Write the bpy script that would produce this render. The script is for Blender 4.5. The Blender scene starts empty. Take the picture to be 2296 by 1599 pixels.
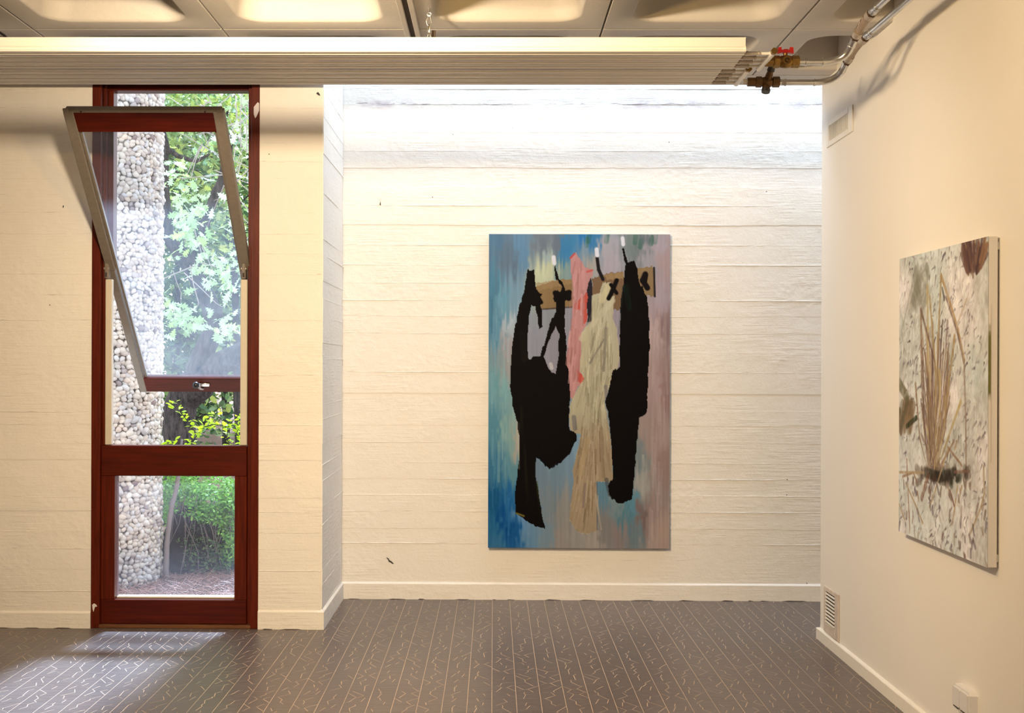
import bpy, math, random
import numpy as np
from mathutils import Vector, Matrix, Euler
PI = math.pi; R = math.radians
scn = bpy.context.scene; COL = scn.collection
# ---------------------------------------------------------------- camera, sky, sun, lights, exposure
FPX, CX, CY, YAW, ROLL, EYE = 2686., 1076., 816., -math.atan(31/2686.), 0.0033, 1.6
cam = bpy.data.cameras.new('camera'); co = bpy.data.objects.new('camera', cam); COL.objects.link(co); scn.camera = co
cam.sensor_width = 36; cam.lens = 36*FPX/2296; cam.shift_x = (1148-CX)/2296; cam.shift_y = (CY-799.5)/2296
cam.clip_start = .05; cam.clip_end = 200
co.matrix_world = Matrix.Translation((0,0,EYE)) @ Matrix.Rotation(-YAW,4,'Z') @ Matrix.Rotation(R(90),4,'X') @ Matrix.Rotation(ROLL,4,'Z')
scn.view_settings.view_transform = 'Standard'; scn.view_settings.look = 'None'
scn.view_settings.exposure = 0.0; scn.view_settings.gamma = 1; scn.view_settings.use_curve_mapping = False
w = bpy.data.worlds.new('sky'); scn.world = w; w.use_nodes = True
wb = w.node_tree.nodes['Background']; wb.inputs[0].default_value = (.84,.92,1,1); wb.inputs[1].default_value = 2.8
def light(name, kind, loc, power, color, aim=None, **k):
    l = bpy.data.lights.new(name, kind); l.energy = power; l.color = color
    o = bpy.data.objects.new(name, l); COL.objects.link(o); o.location = loc
    if aim is not None: o.rotation_euler = (Vector(aim)-Vector(loc)).to_track_quat('-Z','Y').to_euler()
    for a, b in k.items(): setattr(l, a, b)
    return o
WARM = (1,.62,.20); WARM2 = (1,.78,.52)
light('sun', 'SUN', (0,12,8), 17, (.60,.77,1), aim=(-.55,8.4,2.9), angle=R(8))
light('skylight_daylight', 'AREA', (1.72,7.61,4.30), 96, (.70,.83,1), aim=(1.72,7.61,0), shape='RECTANGLE', size=5.4, size_y=.9)
light('track_uplight', 'POINT', (-.36,4.05,2.93), 52, WARM, shadow_soft_size=.05)
light('track_spot_left', 'SPOT', (-1.02,3.6,3.0), 250, WARM2, aim=(-2.2,7.2,1.3), spot_size=R(115), spot_blend=.6, shadow_soft_size=.075)
light('track_spot_middle', 'SPOT', (-1.0,3.75,3.0), 250, WARM2, aim=(.4,8.1,1.2), spot_size=R(115), spot_blend=.6, shadow_soft_size=.075)
light('track_spot_right', 'SPOT', (-.9,2.4,3.0), 260, WARM2, aim=(1.9,5.0,1.3), spot_size=R(120), spot_blend=.7, shadow_soft_size=.075)
light('room_fill', 'AREA', (-1.6,.5,3.1), 34, (1,.82,.62), aim=(-1.6,.5,0), shape='RECTANGLE', size=4, size_y=3)
# ---------------------------------------------------------------- helpers
def ray(px, py):
    u, v = px-CX, -(py-CY); c, s = math.cos(ROLL), math.sin(ROLL); u, v = u*c-v*s, u*s+v*c
    x, y, z = u/FPX, 1., v/FPX; c, s = math.cos(YAW), math.sin(YAW)
    return Vector((x*c+y*s, -x*s+y*c, z))
def at(px, py, Y): r = ray(px, py); return Vector((0,0,EYE))+r*(Y/r.y)
class MB:
    def __init__(s): s.v = []; s.f = []
    def add(s, vs, fs):
        n = len(s.v); s.v += [tuple(p) for p in vs]; s.f += [tuple(i+n for i in f) for f in fs]; return s
    def box(s, x0, x1, y0, y1, z0, z1, M=None):
        vs = [Vector(p) for p in ((x0,y0,z0),(x1,y0,z0),(x1,y1,z0),(x0,y1,z0),(x0,y0,z1),(x1,y0,z1),(x1,y1,z1),(x0,y1,z1))]
        if M is not None: vs = [M @ p for p in vs]
        return s.add(vs, [(3,2,1,0),(4,5,6,7),(0,1,5,4),(1,2,6,5),(2,3,7,6),(3,0,4,7)])
    def bbox(s, x0, x1, y0, y1, z0, z1, b, M=None):   # box with chamfered edges
        cs = []
        xs, ys, zs = (x0,x1), (y0,y1), (z0,z1); V = []
        idx = {}
        for i in (0,1):
            for j in (0,1):
                for k in (0,1):
                    for a in range(3):
                        p = [xs[i], ys[j], zs[k]]; sg = [1-2*i, 1-2*j, 1-2*k]
                        for c in range(3):
                            if c != a: p[c] += sg[c]*b
                        idx[i,j,k,a] = len(V); V.append(Vector(p))
        F = []
        for a in range(3):
            o = [c for c in range(3) if c != a]
            for e in (0,1):
                q = []
                for (m, n) in ((0,0),(1,0),(1,1),(0,1)):
                    t = [0,0,0]; t[a] = e; t[o[0]] = m; t[o[1]] = n; q.append(idx[t[0],t[1],t[2],a])
                F.append(tuple(q))
            for m in (0,1):
                for n in (0,1):
                    t0 = [0,0,0]; t0[o[0]] = m; t0[o[1]] = n; t1 = list(t0); t1[a] = 1
                    F.append((idx[t0[0],t0[1],t0[2],o[0]], idx[t1[0],t1[1],t1[2],o[0]], idx[t1[0],t1[1],t1[2],o[1]], idx[t0[0],t0[1],t0[2],o[1]]))
        for i in (0,1):
            for j in (0,1):
                for k in (0,1): F.append((idx[i,j,k,0], idx[i,j,k,1], idx[i,j,k,2]))
        if M is not None: V = [M @ p for p in V]
        return s.add(V, F)
    def tube(s, pts, r, n=10, cap=True):
        pts = [Vector(p) for p in pts]; rr = r if isinstance(r, (list,tuple)) else [r]*len(pts)
        up = None; rings = []
        for i, p in enumerate(pts):
            t = (pts[min(i+1,len(pts)-1)]-pts[max(i-1,0)]).normalized()
            if up is None: up = t.orthogonal().normalized()
            up = (up-t*up.dot(t)).normalized(); b = t.cross(up)
            rings.append([p+(up*math.cos(2*PI*k/n)+b*math.sin(2*PI*k/n))*rr[i] for k in range(n)])
        V = [q for g in rings for q in g]; F = []
        for i in range(len(pts)-1):
            for k in range(n): F.append((i*n+k, i*n+(k+1)%n, (i+1)*n+(k+1)%n, (i+1)*n+k))
        if cap: F += [tuple(range(n))[::-1], tuple((len(pts)-1)*n+k for k in range(n))]
        return s.add(V, F)
    def ball(s, c, r, n=12, m=8, sc=(1,1,1)):
        V = []; c = Vector(c)
        for i in range(m+1):
            a = PI*i/m
            for k in range(n):
                V.append(c+Vector((r*sc[0]*math.sin(a)*math.cos(2*PI*k/n), r*sc[1]*math.sin(a)*math.sin(2*PI*k/n), r*sc[2]*math.cos(a))))
        return s.add(V, [(i*n+k, (i+1)*n+k, (i+1)*n+(k+1)%n, i*n+(k+1)%n) for i in range(m) for k in range(n)])
    def grid(s, rows, close=False):
        n = len(rows[0]); V = [q for g in rows for q in g]
        return s.add(V, [(i*n+k, i*n+k+1, (i+1)*n+k+1, (i+1)*n+k) for i in range(len(rows)-1) for k in range(n-1)])
    def mesh(s, name, mat, smooth=False, off=(0,0,0)):
        me = bpy.data.meshes.new(name)
        o = Vector(off); me.from_pydata([(a-o.x,b-o.y,c-o.z) for a,b,c in s.v], [], s.f)
        if mat: me.materials.append(mat)
        if smooth:
            me.polygons.foreach_set('use_smooth', [True]*len(me.polygons))
            if smooth != 'all':
                try: me.set_sharp_from_angle(angle=R(40))
                except Exception: pass
        me.update(); return me
    def build(s, name, mat, parent=None, smooth=False, loc=None, local=False, fix=True):
        import bmesh
        if local: off = (0,0,0); l = loc or (0,0,0)
        else:
            w0 = WL.get(parent.name, Vector((0,0,0))) if parent else Vector((0,0,0))
            base = Vector(loc) if loc else w0
            off = base; l = base-w0
        me = s.mesh(name, mat, False, off)
        if fix:
            bm = bmesh.new(); bm.from_mesh(me); bmesh.ops.recalc_face_normals(bm, faces=bm.faces); bm.to_mesh(me); bm.free()
        if smooth:
            me.polygons.foreach_set('use_smooth', [True]*len(me.polygons))
            if smooth != 'all': me.set_sharp_from_angle(angle=R(40))
        o = bpy.data.objects.new(name, me); COL.objects.link(o); o.location = l; o.parent = parent
        WL[o.name] = (WL.get(parent.name, Vector((0,0,0))) if parent else Vector((0,0,0)))+Vector(l)
        return o
WL = {}
def tag(o, label=None, cat=None, group=None, kind=None):
    for k, x in (('label',label),('category',cat),('group',group),('kind',kind)):
        if x: o[k] = x
    return o
def empty(name, loc=(0,0,0)):
    o = bpy.data.objects.new(name, None); COL.objects.link(o); o.location = loc; WL[o.name] = Vector(loc); o.empty_display_size = .1
    return o
def inst(name, me, parent, loc, rot=None, sc=None):   # one more piece on shared mesh data; loc in world space
    o = bpy.data.objects.new(name, me); COL.objects.link(o); o.parent = parent; o.location = Vector(loc)-WL[parent.name]
    if rot is not None: o.rotation_euler = rot
    if sc is not None: o.scale = sc
    return o
# ---------------------------------------------------------------- materials
class NT:
    def __init__(s, name):
        s.m = bpy.data.materials.new(name); s.m.use_nodes = True; s.t = s.m.node_tree; s.n = s.t.nodes; s.p = s.n['Principled BSDF']; s.out = s.n['Material Output']
    def new(s, typ, ins=None, **k):
        n = s.n.new(typ)
        for a, b in k.items(): setattr(n, a, b)
        for a, b in (ins or {}).items():
            if hasattr(b, 'is_linked') or isinstance(b, bpy.types.NodeSocket): s.t.links.new(b, n.inputs[a])
            else: n.inputs[a].default_value = b
        return n
    def link(s, a, b): s.t.links.new(a, b)
    def pos(s): return s.new('ShaderNodeNewGeometry').outputs['Position']
    def scaled(s, vec, sc): return s.new('ShaderNodeMapping', {0: vec, 3: sc}).outputs[0]
    def noise(s, vec, scale, detail=4, rough=.6): return s.new('ShaderNodeTexNoise', {'Vector': vec, 'Scale': scale, 'Detail': detail, 'Roughness': rough}).outputs[0]
    def ramp(s, fac, stops):
        r = s.new('ShaderNodeValToRGB', {0: fac}); e = r.color_ramp.elements
        while len(e) < len(stops): e.new(.5)
        for i, (p, c) in enumerate(stops): e[i].position = p; e[i].color = (*c, 1) if len(c) == 3 else c
        return r.outputs[0]
    def math(s, op, a, b=0., c=0.): return s.new('ShaderNodeMath', {0: a, 1: b, 2: c}, operation=op).outputs[0]
    def mix(s, f, a, b, mode='MIX'):
        n = s.new('ShaderNodeMix', data_type='RGBA', blend_type=mode)
        for i, x in ((0,f),(6,a),(7,b)):
            if isinstance(x, bpy.types.NodeSocket): s.t.links.new(x, n.inputs[i])
            else: n.inputs[i].default_value = x if i == 0 or len(x) == 4 else (*x, 1)
        return n.outputs[2]
    def bump(s, h, strength=.3, dist=.01, nrm=None):
        d = {'Height': h, 'Strength': strength, 'Distance': dist}
        if nrm is not None: d['Normal'] = nrm
        return s.new('ShaderNodeBump', d).outputs[0]
    def set(s, **k):
        for a, b in k.items():
            a = {'col':'Base Color','rough':'Roughness','metal':'Metallic','nrm':'Normal','spec':'Specular IOR Level'}[a]
            if isinstance(b, bpy.types.NodeSocket): s.t.links.new(b, s.p.inputs[a])
            else: s.p.inputs[a].default_value = (*b, 1) if isinstance(b, tuple) and len(b) == 3 else b
        return s.m
def plain(name, col, rough=.5, metal=0., bump=0., scale=60, spec=.5, var=.12):
    t = NT(name); P = t.pos(); n = t.noise(P, scale, 4)
    c = t.mix(n, tuple(x*(1-var) for x in col), tuple(min(1, x*(1+var)) for x in col))
    t.set(col=c, rough=rough, metal=metal, spec=spec)
    if bump: t.set(nrm=t.bump(n, bump, .004))
    return t.m
def concrete(name, col, stain=False, up=(60,60,60)):
    t = NT(name); P = t.pos()
    big = t.noise(P, 1.3, 3); mid = t.noise(P, 14, 6, .62); fine = t.noise(P, 150, 3, .6)
    grain = t.noise(t.scaled(P, (5,5,75)), 1.0, 5, .55); patch = t.ramp(t.noise(P, 3.1, 2), [(.42,(0,0,0)),(.62,(1,1,1))])
    c = t.mix(big, tuple(x*.96 for x in col), tuple(min(1,x*1.03) for x in col))
    vo = t.new('ShaderNodeTexVoronoi', {'Vector': P, 'Scale': 7.5, 'Randomness': 1.}); 
    pick = t.math('GREATER_THAN', t.new('ShaderNodeSeparateColor', {0: vo.outputs['Color']}).outputs[0], .80)
    dots = t.math('MULTIPLY', t.math('LESS_THAN', vo.outputs['Distance'], .034), pick)
    c = t.mix(t.math('MULTIPLY', dots, .8), c, (.12,.10,.09))
    if stain:
        z = t.new('ShaderNodeSeparateXYZ', {0: P}).outputs
        wob = t.math('MULTIPLY_ADD', t.noise(P, 9, 3), .03, 3.351)
        d = t.math('SUBTRACT', z[2], wob); d2 = t.math('ABSOLUTE', d)
        band = t.math('SUBTRACT', 1., t.math('MULTIPLY', d2, 16.)); band = t.math('MAXIMUM', band, 0.)
        blot = t.ramp(t.noise(t.scaled(P, (1.6,1,3.2)), 1.0, 5, .7), [(.50,(0,0,0)),(.66,(1,1,1))])
        c = t.mix(t.math('MULTIPLY', t.math('MULTIPLY', band, blot), .75), c, (.42,.34,.40))
        line = t.math('MAXIMUM', t.math('SUBTRACT', 1., t.math('MULTIPLY', d2, 190.)), 0.)
        lm = t.ramp(t.noise(P, 6, 4, .7), [(.46,(0,0,0)),(.56,(1,1,1))])
        c = t.mix(t.math('MULTIPLY', t.math('MULTIPLY', line, lm), .8), c, (.16,.11,.12))
    h = t.math('MULTIPLY_ADD', mid, 1.0, t.math('MULTIPLY', fine, .25))
    h = t.math('MULTIPLY_ADD', t.math('MULTIPLY', grain, patch), .9, h)
    vor = t.new('ShaderNodeTexVoronoi', {'Vector': t.scaled(P, (1,1,1.3)), 'Scale': 26., 'Randomness': 1.}, feature='SMOOTH_F1').outputs['Distance']
    h = t.math('MULTIPLY_ADD', t.math('MULTIPLY', vor, t.ramp(t.noise(P, 2.3, 3), [(.5,(0,0,0)),(.62,(1,1,1))])), .6, h)
    t.set(col=c, rough=.62, nrm=t.bump(h, .72, .0065), spec=.35)
    return t.m
def wood(name, c1, c2, axis='x', rough=.38):
    t = NT(name); P = t.new('ShaderNodeTexCoord').outputs['Object']
    sc = {'x': (2,40,40), 'z': (40,40,2)}[axis]
    g = t.noise(t.scaled(P, sc), 1.6, 7, .65); g2 = t.noise(P, 5, 3)
    c = t.mix(t.ramp(g, [(.3,(0,0,0)),(.72,(1,1,1))]), c1, c2); c = t.mix(t.math('MULTIPLY', g2, .35), c, tuple(x*.45 for x in c1))
    t.set(col=c, rough=rough, nrm=t.bump(g, .15, .002), spec=.22); return t.m
def leafmat(name, cols, trans=.45):
    t = NT(name); g = t.new('ShaderNodeNewGeometry').outputs['Random Per Island']; o = t.new('ShaderNodeObjectInfo').outputs['Random']
    f = t.math('FRACT', t.math('ADD', g, o))
    c = t.ramp(f, [(i/(len(cols)-1), x) for i, x in enumerate(cols)])
    t.set(col=c, rough=.5)
    tr = t.new('ShaderNodeBsdfTranslucent', {'Color': c}); mx = t.new('ShaderNodeMixShader', {0: trans, 1: t.p.outputs[0], 2: tr.outputs[0]})
    t.link(mx.outputs[0], t.out.inputs[0]); return t.m
def glass(name, haze, col=(.80,.88,1.0)):
    t = NT(name); P = t.pos(); n = t.noise(P, 3.0, 4, .6); sp = t.noise(P, 160, 2, .5)
    fac = t.math('MULTIPLY', t.math('MULTIPLY_ADD', t.ramp(n, [(.3,(.5,.5,.5)),(.75,(1,1,1))]), 1., t.math('MULTIPLY', t.ramp(sp, [(.6,(0,0,0)),(.75,(1,1,1))]), .5)), haze)
    tr = t.new('ShaderNodeBsdfTransparent', {'Color': (.97,.98,.99,1)}); di = t.new('ShaderNodeBsdfTranslucent', {'Color': (*col,1)})
    d2 = t.new('ShaderNodeBsdfDiffuse', {'Color': (*col,1)}); dm = t.new('ShaderNodeMixShader', {0: .3, 1: di.outputs[0], 2: d2.outputs[0]})
    m1 = t.new('ShaderNodeMixShader', {0: fac, 1: tr.outputs[0], 2: dm.outputs[0]})
    gl = t.new('ShaderNodeBsdfGlossy', {'Roughness': .03}); bf = t.new('ShaderNodeNewGeometry').outputs['Backfacing']; fr = t.new('ShaderNodeFresnel', {'IOR': t.math('MULTIPLY_ADD', bf, -.5308, 1.3)})
    m2 = t.new('ShaderNodeMixShader', {0: fr.outputs[0], 1: m1.outputs[0], 2: gl.outputs[0]})
    t.link(m2.outputs[0], t.out.inputs[0]); return t.m
PAINT = (.80,.775,.73)
M = {}
M['wall'] = concrete('painted board marked concrete', PAINT); M['wall_back'] = concrete('painted concrete with damp stain', PAINT, True)
t = NT('smooth painted plaster'); P = t.pos(); n = t.noise(P, 2, 3); f = t.noise(P, 120, 4, .7)
M['plaster'] = t.set(col=t.mix(n, (.79,.76,.71), (.83,.80,.755)), rough=.55, nrm=t.bump(f, .10, .002), spec=.35)
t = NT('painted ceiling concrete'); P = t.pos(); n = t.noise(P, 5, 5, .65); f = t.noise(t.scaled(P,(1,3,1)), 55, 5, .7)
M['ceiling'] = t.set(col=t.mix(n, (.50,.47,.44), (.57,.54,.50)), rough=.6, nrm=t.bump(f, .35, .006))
M['baseboard'] = plain('painted baseboard', (.80,.77,.71), .45, bump=.25, scale=30, var=.04)
M['crack_shade'] = plain('dark crack and gap shade', (.05,.04,.04), .9)  # near-black for cracks, also for shade painted into gaps
M['wood_x'] = wood('mahogany rail', (.045,.0045,.0018), (.115,.012,.003), 'x'); M['wood_z'] = wood('mahogany stile', (.055,.006,.002), (.15,.018,.004), 'z')
M['threshold'] = wood('worn threshold wood', (.10,.04,.02), (.24,.11,.05), 'x')
M['cream'] = plain('cream weather strip', (.60,.55,.45), .5, var=.08, scale=20); M['grey'] = plain('aged grey edge strip', (.175,.150,.122), .5, bump=.3, scale=35, var=.25)
M['pane_sash'] = glass('dusty sash glass', .055); M['pane_low'] = glass('smeared lower glass', .035, (.85,.85,1))
M['steel'] = plain('galvanised steel', (.62,.63,.63), .28, 1., scale=25, var=.2); M['steel_dull'] = plain('dull press fitting steel', (.50,.45,.40), .42, .65, var=.2)
M['brass'] = plain('brass', (.27,.165,.055), .38, 1., bump=.2, var=.35); M['brass_dark'] = plain('tarnished brass', (.13,.075,.035), .45, .9, bump=.3, var=.4)
M['red'] = plain('red plastic', (.45,.012,.012), .35); M['black'] = plain('black plastic', (.012,.012,.014), .3)
M['enamel'] = plain('cream enamelled steel', (.74,.71,.65), .42, spec=.4, scale=8, var=.03)
t = NT('braided hose'); P = t.new('ShaderNodeTexCoord').outputs['Object']
wv = t.new('ShaderNodeTexWave', {'Vector': P, 'Scale': 90., 'Distortion': 1.2}, bands_direction='X').outputs[0]
M['braid'] = t.set(col=t.mix(wv, (.22,.15,.10), (.62,.52,.42)), rough=.4, metal=.6, nrm=t.bump(wv, .6, .002))
t = NT('cast floor tile'); P = t.pos(); cell = t.new('ShaderNodeVectorMath', {0: t.scaled(P,(1/.1164,1/.115,0))}, operation='FLOOR').outputs[0]
wn = t.new('ShaderNodeTexWhiteNoise', {0: cell}, noise_dimensions='3D').outputs[0]
st = t.noise(t.scaled(P,(3,60,1)), 1., 6, .7); bg = t.noise(P, 1.1, 4)
c = t.mix(t.ramp(st, [(.3,(0,0,0)),(.75,(1,1,1))]), (.070,.056,.055), (.125,.103,.100)); c = t.mix(t.math('MULTIPLY', wn, .35), c, (.105,.076,.070)); c = t.mix(t.ramp(bg,[(.4,(0,0,0)),(.7,(.5,.5,.5))]), c, (.135,.112,.108))
M['tile'] = t.set(col=c, rough=t.math('MULTIPLY_ADD', st, .18, .27), spec=.5, nrm=t.bump(st, .18, .002))
M['grout'] = plain('pale grout', (.50,.37,.27), .7, scale=12, var=.25)
t = NT('oil paint'); vc = t.new('ShaderNodeVertexColor', layer_name='paint').outputs[0]; P = t.pos()
M['paint'] = t.set(col=vc, rough=.6, nrm=t.bump(t.noise(t.scaled(P,(4,4,1)), 60, 5, .6), .25, .002), spec=.06)
M['canvas'] = plain('primed canvas edge', (.72,.69,.66), .7, bump=.2, scale=300, var=.04)
t = NT('green paint smears'); P = t.pos(); n = t.noise(t.scaled(P,(1,30,3)), 1.2, 4)
M['canvas_green'] = t.set(col=t.mix(t.ramp(n,[(.56,(0,0,0)),(.66,(1,1,1))]), (.70,.68,.64), (.15,.15,.04)), rough=.6)
t = NT('pebbles'); g = t.new('ShaderNodeNewGeometry').outputs['Random Per Island']; o = t.new('ShaderNodeObjectInfo').outputs['Random']; f = t.math('FRACT', t.math('ADD', g, o))
c = t.ramp(f, [(0,(.50,.46,.42)),(.25,(.62,.56,.50)),(.45,(.42,.36,.33)),(.6,(.66,.63,.60)),(.78,(.46,.45,.47)),(.9,(.60,.50,.42)),(.975,(.30,.27,.28)),(1,(.16,.10,.10))])
n = t.noise(t.new('ShaderNodeTexCoord').outputs['Object'], 30, 4); M['pebble'] = t.set(col=t.mix(t.math('MULTIPLY', n, .3), c, (.32,.28,.25)), rough=.65, nrm=t.bump(n, .3, .004))
M['mortar'] = plain('mortar', (.20,.18,.17), .9, bump=.5)
t = NT('oak bark'); P = t.pos(); n = t.noise(t.scaled(P,(3,3,.8)), 9, 7, .75)
M['bark'] = t.set(col=t.mix(t.ramp(n,[(.38,(0,0,0)),(.66,(1,1,1))]), (.010,.008,.009), (.13,.105,.10)), rough=.9, nrm=t.bump(n, 1., .05))
M['twig'] = plain('pale twig', (.34,.30,.28), .8); M['stem'] = plain('smooth grey bark', (.20,.17,.17), .8, bump=.3)
M['oak_leaf'] = leafmat('oak leaf', [(.30,.46,.20),(.42,.60,.34),(.52,.70,.46),(.40,.62,.16)])
M['lime_leaf'] = leafmat('yellow green leaf', [(.42,.60,.02),(.56,.72,.04),(.34,.52,.02)], .55)
M['fern_leaf'] = leafmat('fresh green leaf', [(.10,.28,.05),(.18,.42,.07),(.30,.55,.10),(.07,.20,.06)], .4)
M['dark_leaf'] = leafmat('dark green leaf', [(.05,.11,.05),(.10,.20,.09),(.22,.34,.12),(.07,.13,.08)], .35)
M['mid_leaf'] = leafmat('mid green leaf', [(.16,.28,.12),(.30,.42,.14),(.46,.52,.12),(.20,.34,.22)], .45)
M['needle'] = leafmat('fallen pine needles', [(.26,.12,.09),(.38,.20,.15),(.16,.08,.06),(.46,.28,.22)], .1)
t = NT('forest soil'); P = t.pos(); n = t.noise(P, 9, 7, .7); M['soil'] = t.set(col=t.mix(n, (.10,.06,.045), (.42,.27,.22)), rough=1., nrm=t.bump(n, 1., .05))
G1 = (.80,.88,1.04); G2 = (1.08,1.17,1.40)
# ---------------------------------------------------------------- the two paintings (colour per canvas cell)
def vnoise(rs, X, Y, sx, sy):
    gx, gy = X/sx, Y/sy
    x0 = np.floor(gx).astype(int); y0 = np.floor(gy).astype(int)
    fx = gx-x0; fy = gy-y0; fx = fx*fx*(3-2*fx); fy = fy*fy*(3-2*fy)
    x0 -= x0.min(); y0 -= y0.min()
    g = rs.rand(y0.max()+2, x0.max()+2)
    return (g[y0,x0]*(1-fx)+g[y0,x0+1]*fx)*(1-fy)+(g[y0+1,x0]*(1-fx)+g[y0+1,x0+1]*fx)*fy
def inpoly(X, Y, P):
    r = np.zeros(X.shape, bool); n = len(P)
    for i in range(n):
        x1, y1 = P[i]; x2, y2 = P[(i+1) % n]
        if y1 == y2: continue
        c = ((y1 > Y) != (y2 > Y)) & (X < (x2-x1)*(Y-y1)/(y2-y1)+x1)
        r ^= c
    return r
def segd(X, Y, a, b):
    dx, dy = b[0]-a[0], b[1]-a[1]; L = dx*dx+dy*dy+1e-9
    t = np.clip(((X-a[0])*dx+(Y-a[1])*dy)/L, 0, 1)
    return np.hypot(X-a[0]-t*dx, Y-a[1]-t*dy), t
def fill(img, X, Y, P, col, j, a=1.0, amp=14):
    m = inpoly(X+j[0]*amp, Y+j[1]*amp*1.6, P)
    c = np.array(col, float)
    img[m] = img[m]*(1-a)+c*a
def stroke(img, X, Y, pts, w, col, a=1.0, taper=False, st=None):
    c = np.array(col, float)
    n = len(pts)-1
    for i in range(n):
        x0, x1 = min(pts[i][0], pts[i+1][0])-w, max(pts[i][0], pts[i+1][0])+w
        y0, y1 = min(pts[i][1], pts[i+1][1])-w, max(pts[i][1], pts[i+1][1])+w
        dx = X[0,1]-X[0,0]; dy = Y[1,0]-Y[0,0]
        i0 = max(0, int((x0-X[0,0])/dx)); i1 = min(X.shape[1], int((x1-X[0,0])/dx)+2)
        j0 = max(0, int((y0-Y[0,0])/dy)); j1 = min(X.shape[0], int((y1-Y[0,0])/dy)+2)
        if i1 <= i0 or j1 <= j0: continue
        S = (slice(j0, j1), slice(i0, i1))
        d, t = segd(X[S], Y[S], pts[i], pts[i+1])
        ww = w*(1-.8*(i+t)/n) if taper else w
        k = np.clip((ww-d)/(0.35*w+1)+.3, 0, 1)*a
        if st is not None: k = k*st[S]
        img[S] = img[S]*(1-k[...,None])+c*k[...,None]
def painting_clothes(W=300, H=520):
    rs = np.random.RandomState(7)
    X, Y = np.meshgrid(np.linspace(62, 1768, W), np.linspace(65, 3021, H))
    fine = vnoise(rs, X, Y, 14, 420)*.6+vnoise(rs, X, Y, 35, 700)*.4
    st = vnoise(rs, X, Y, 22, 260)
    j = (vnoise(rs, X, Y, 22, 60)-.5, vnoise(rs, X, Y, 14, 50)-.5)
    CP = [(90,100,(88,120,142)),(250,300,(98,116,130)),(370,200,(100,135,160)),(560,180,(108,116,124)),(700,120,(106,114,122)),(800,180,(62,122,160)),
     (980,110,(45,112,165)),(1080,90,(60,120,160)),(600,300,(150,165,160)),(560,450,(190,192,155)),(640,420,(185,185,150)),(760,400,(130,150,140)),
     (980,250,(120,140,150)),(1020,330,(165,155,140)),(1150,180,(168,160,160)),(1200,350,(165,155,158)),(1450,110,(120,130,122)),(1500,180,(105,112,112)),
     (1560,300,(160,152,152)),(1680,150,(172,158,158)),(1740,300,(170,145,140)),(1740,900,(140,116,112)),(1680,700,(170,152,154)),(1620,1000,(185,162,155)),
     (1640,1500,(168,145,138)),(1740,1500,(150,120,112)),(1600,1900,(160,140,130)),(1700,2000,(168,145,135)),(1740,2200,(150,125,115)),
     (100,600,(80,125,145)),(200,700,(105,150,165)),(300,650,(120,150,165)),(270,930,(165,175,180)),(110,1000,(85,130,150)),(180,1200,(135,150,150)),(240,1150,(160,150,148)),
     (250,1350,(150,150,145)),(120,1500,(105,150,155)),(220,1500,(125,165,165)),(110,1900,(85,135,150)),(260,1950,(130,165,160)),(340,2000,(170,165,150)),
     (120,2250,(60,115,145)),(280,2300,(95,140,150)),(130,2550,(20,85,130)),(250,2500,(35,100,150)),(230,2750,(5,70,130)),(120,2800,(40,105,145)),(320,2850,(20,85,140)),(150,2980,(55,110,145)),
     (380,2750,(105,145,180)),(480,2900,(105,140,165)),(600,2960,(120,140,150)),(560,2300,(110,130,145)),(700,2300,(112,135,148)),(850,2200,(115,140,158)),(900,2050,(125,155,172)),
     (640,2600,(120,132,138)),(760,2700,(140,138,132)),(760,2950,(148,140,132)),(900,3000,(150,145,138)),(1050,2960,(165,155,142)),(1150,2500,(95,130,145)),(1160,2800,(130,125,120)),
     (1280,2620,(125,140,142)),(1350,2700,(85,125,135)),(1420,2600,(95,140,155)),(1300,2900,(140,125,120)),(1460,2900,(110,125,128)),(1470,2200,(120,130,130)),(1520,2400,(165,160,150)),
     (1500,2700,(125,105,100)),(1600,2700,(150,130,122)),(1700,2900,(175,150,135)),(1620,2950,(170,150,138)),(620,800,(135,138,142)),(820,900,(140,138,145)),(500,1100,(140,140,148)),(1270,900,(150,140,145))]
    A = np.zeros((H, W, 3)); B = np.zeros((H, W))
    Xd = X+j[0]*90; Yd = Y+(fine-.5)*260
    for x, y, c in CP:
        w = 1/(((Xd-x)/1.0)**2+((Yd-y)/2.0)**2+900)**2.0
        A += w[...,None]*np.array(c, float); B += w
    img = A/B[...,None]
    # green flecks at the top edge
    for x, y in [(1010,90),(1180,90),(1450,100),(1500,140),(1600,110),(1640,95),(990,130)]:
        stroke(img, X, Y, [(x,y-20),(x-8,y+45)], 24, (50,95,75), .7, st=st)
    fill(img, X, Y, [(500,560),(700,500),(860,482),(872,742),(700,765),(548,775)], (134,108,72), j)
    fill(img, X, Y, [(510,525),(700,505),(860,480),(860,530),(520,600)], (152,124,86), j, .6)
    fill(img, X, Y, [(1040,480),(1150,440),(1340,410),(1340,620),(1300,790),(1250,770),(1040,760)], (118,92,66), j)
    fill(img, X, Y, [(1150,445),(1340,412),(1335,480),(1180,500)], (150,122,84), j, .9)
    fill(img, X, Y, [(1450,385),(1612,365),(1628,650),(1550,648),(1460,560)], (142,116,80), j)
    stroke(img, X, Y, [(1622,380),(1630,650)], 10, (40,35,32)); stroke(img, X, Y, [(560,775),(860,752)], 8, (60,50,45), .7)
    BL = (9,6,6)
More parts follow.
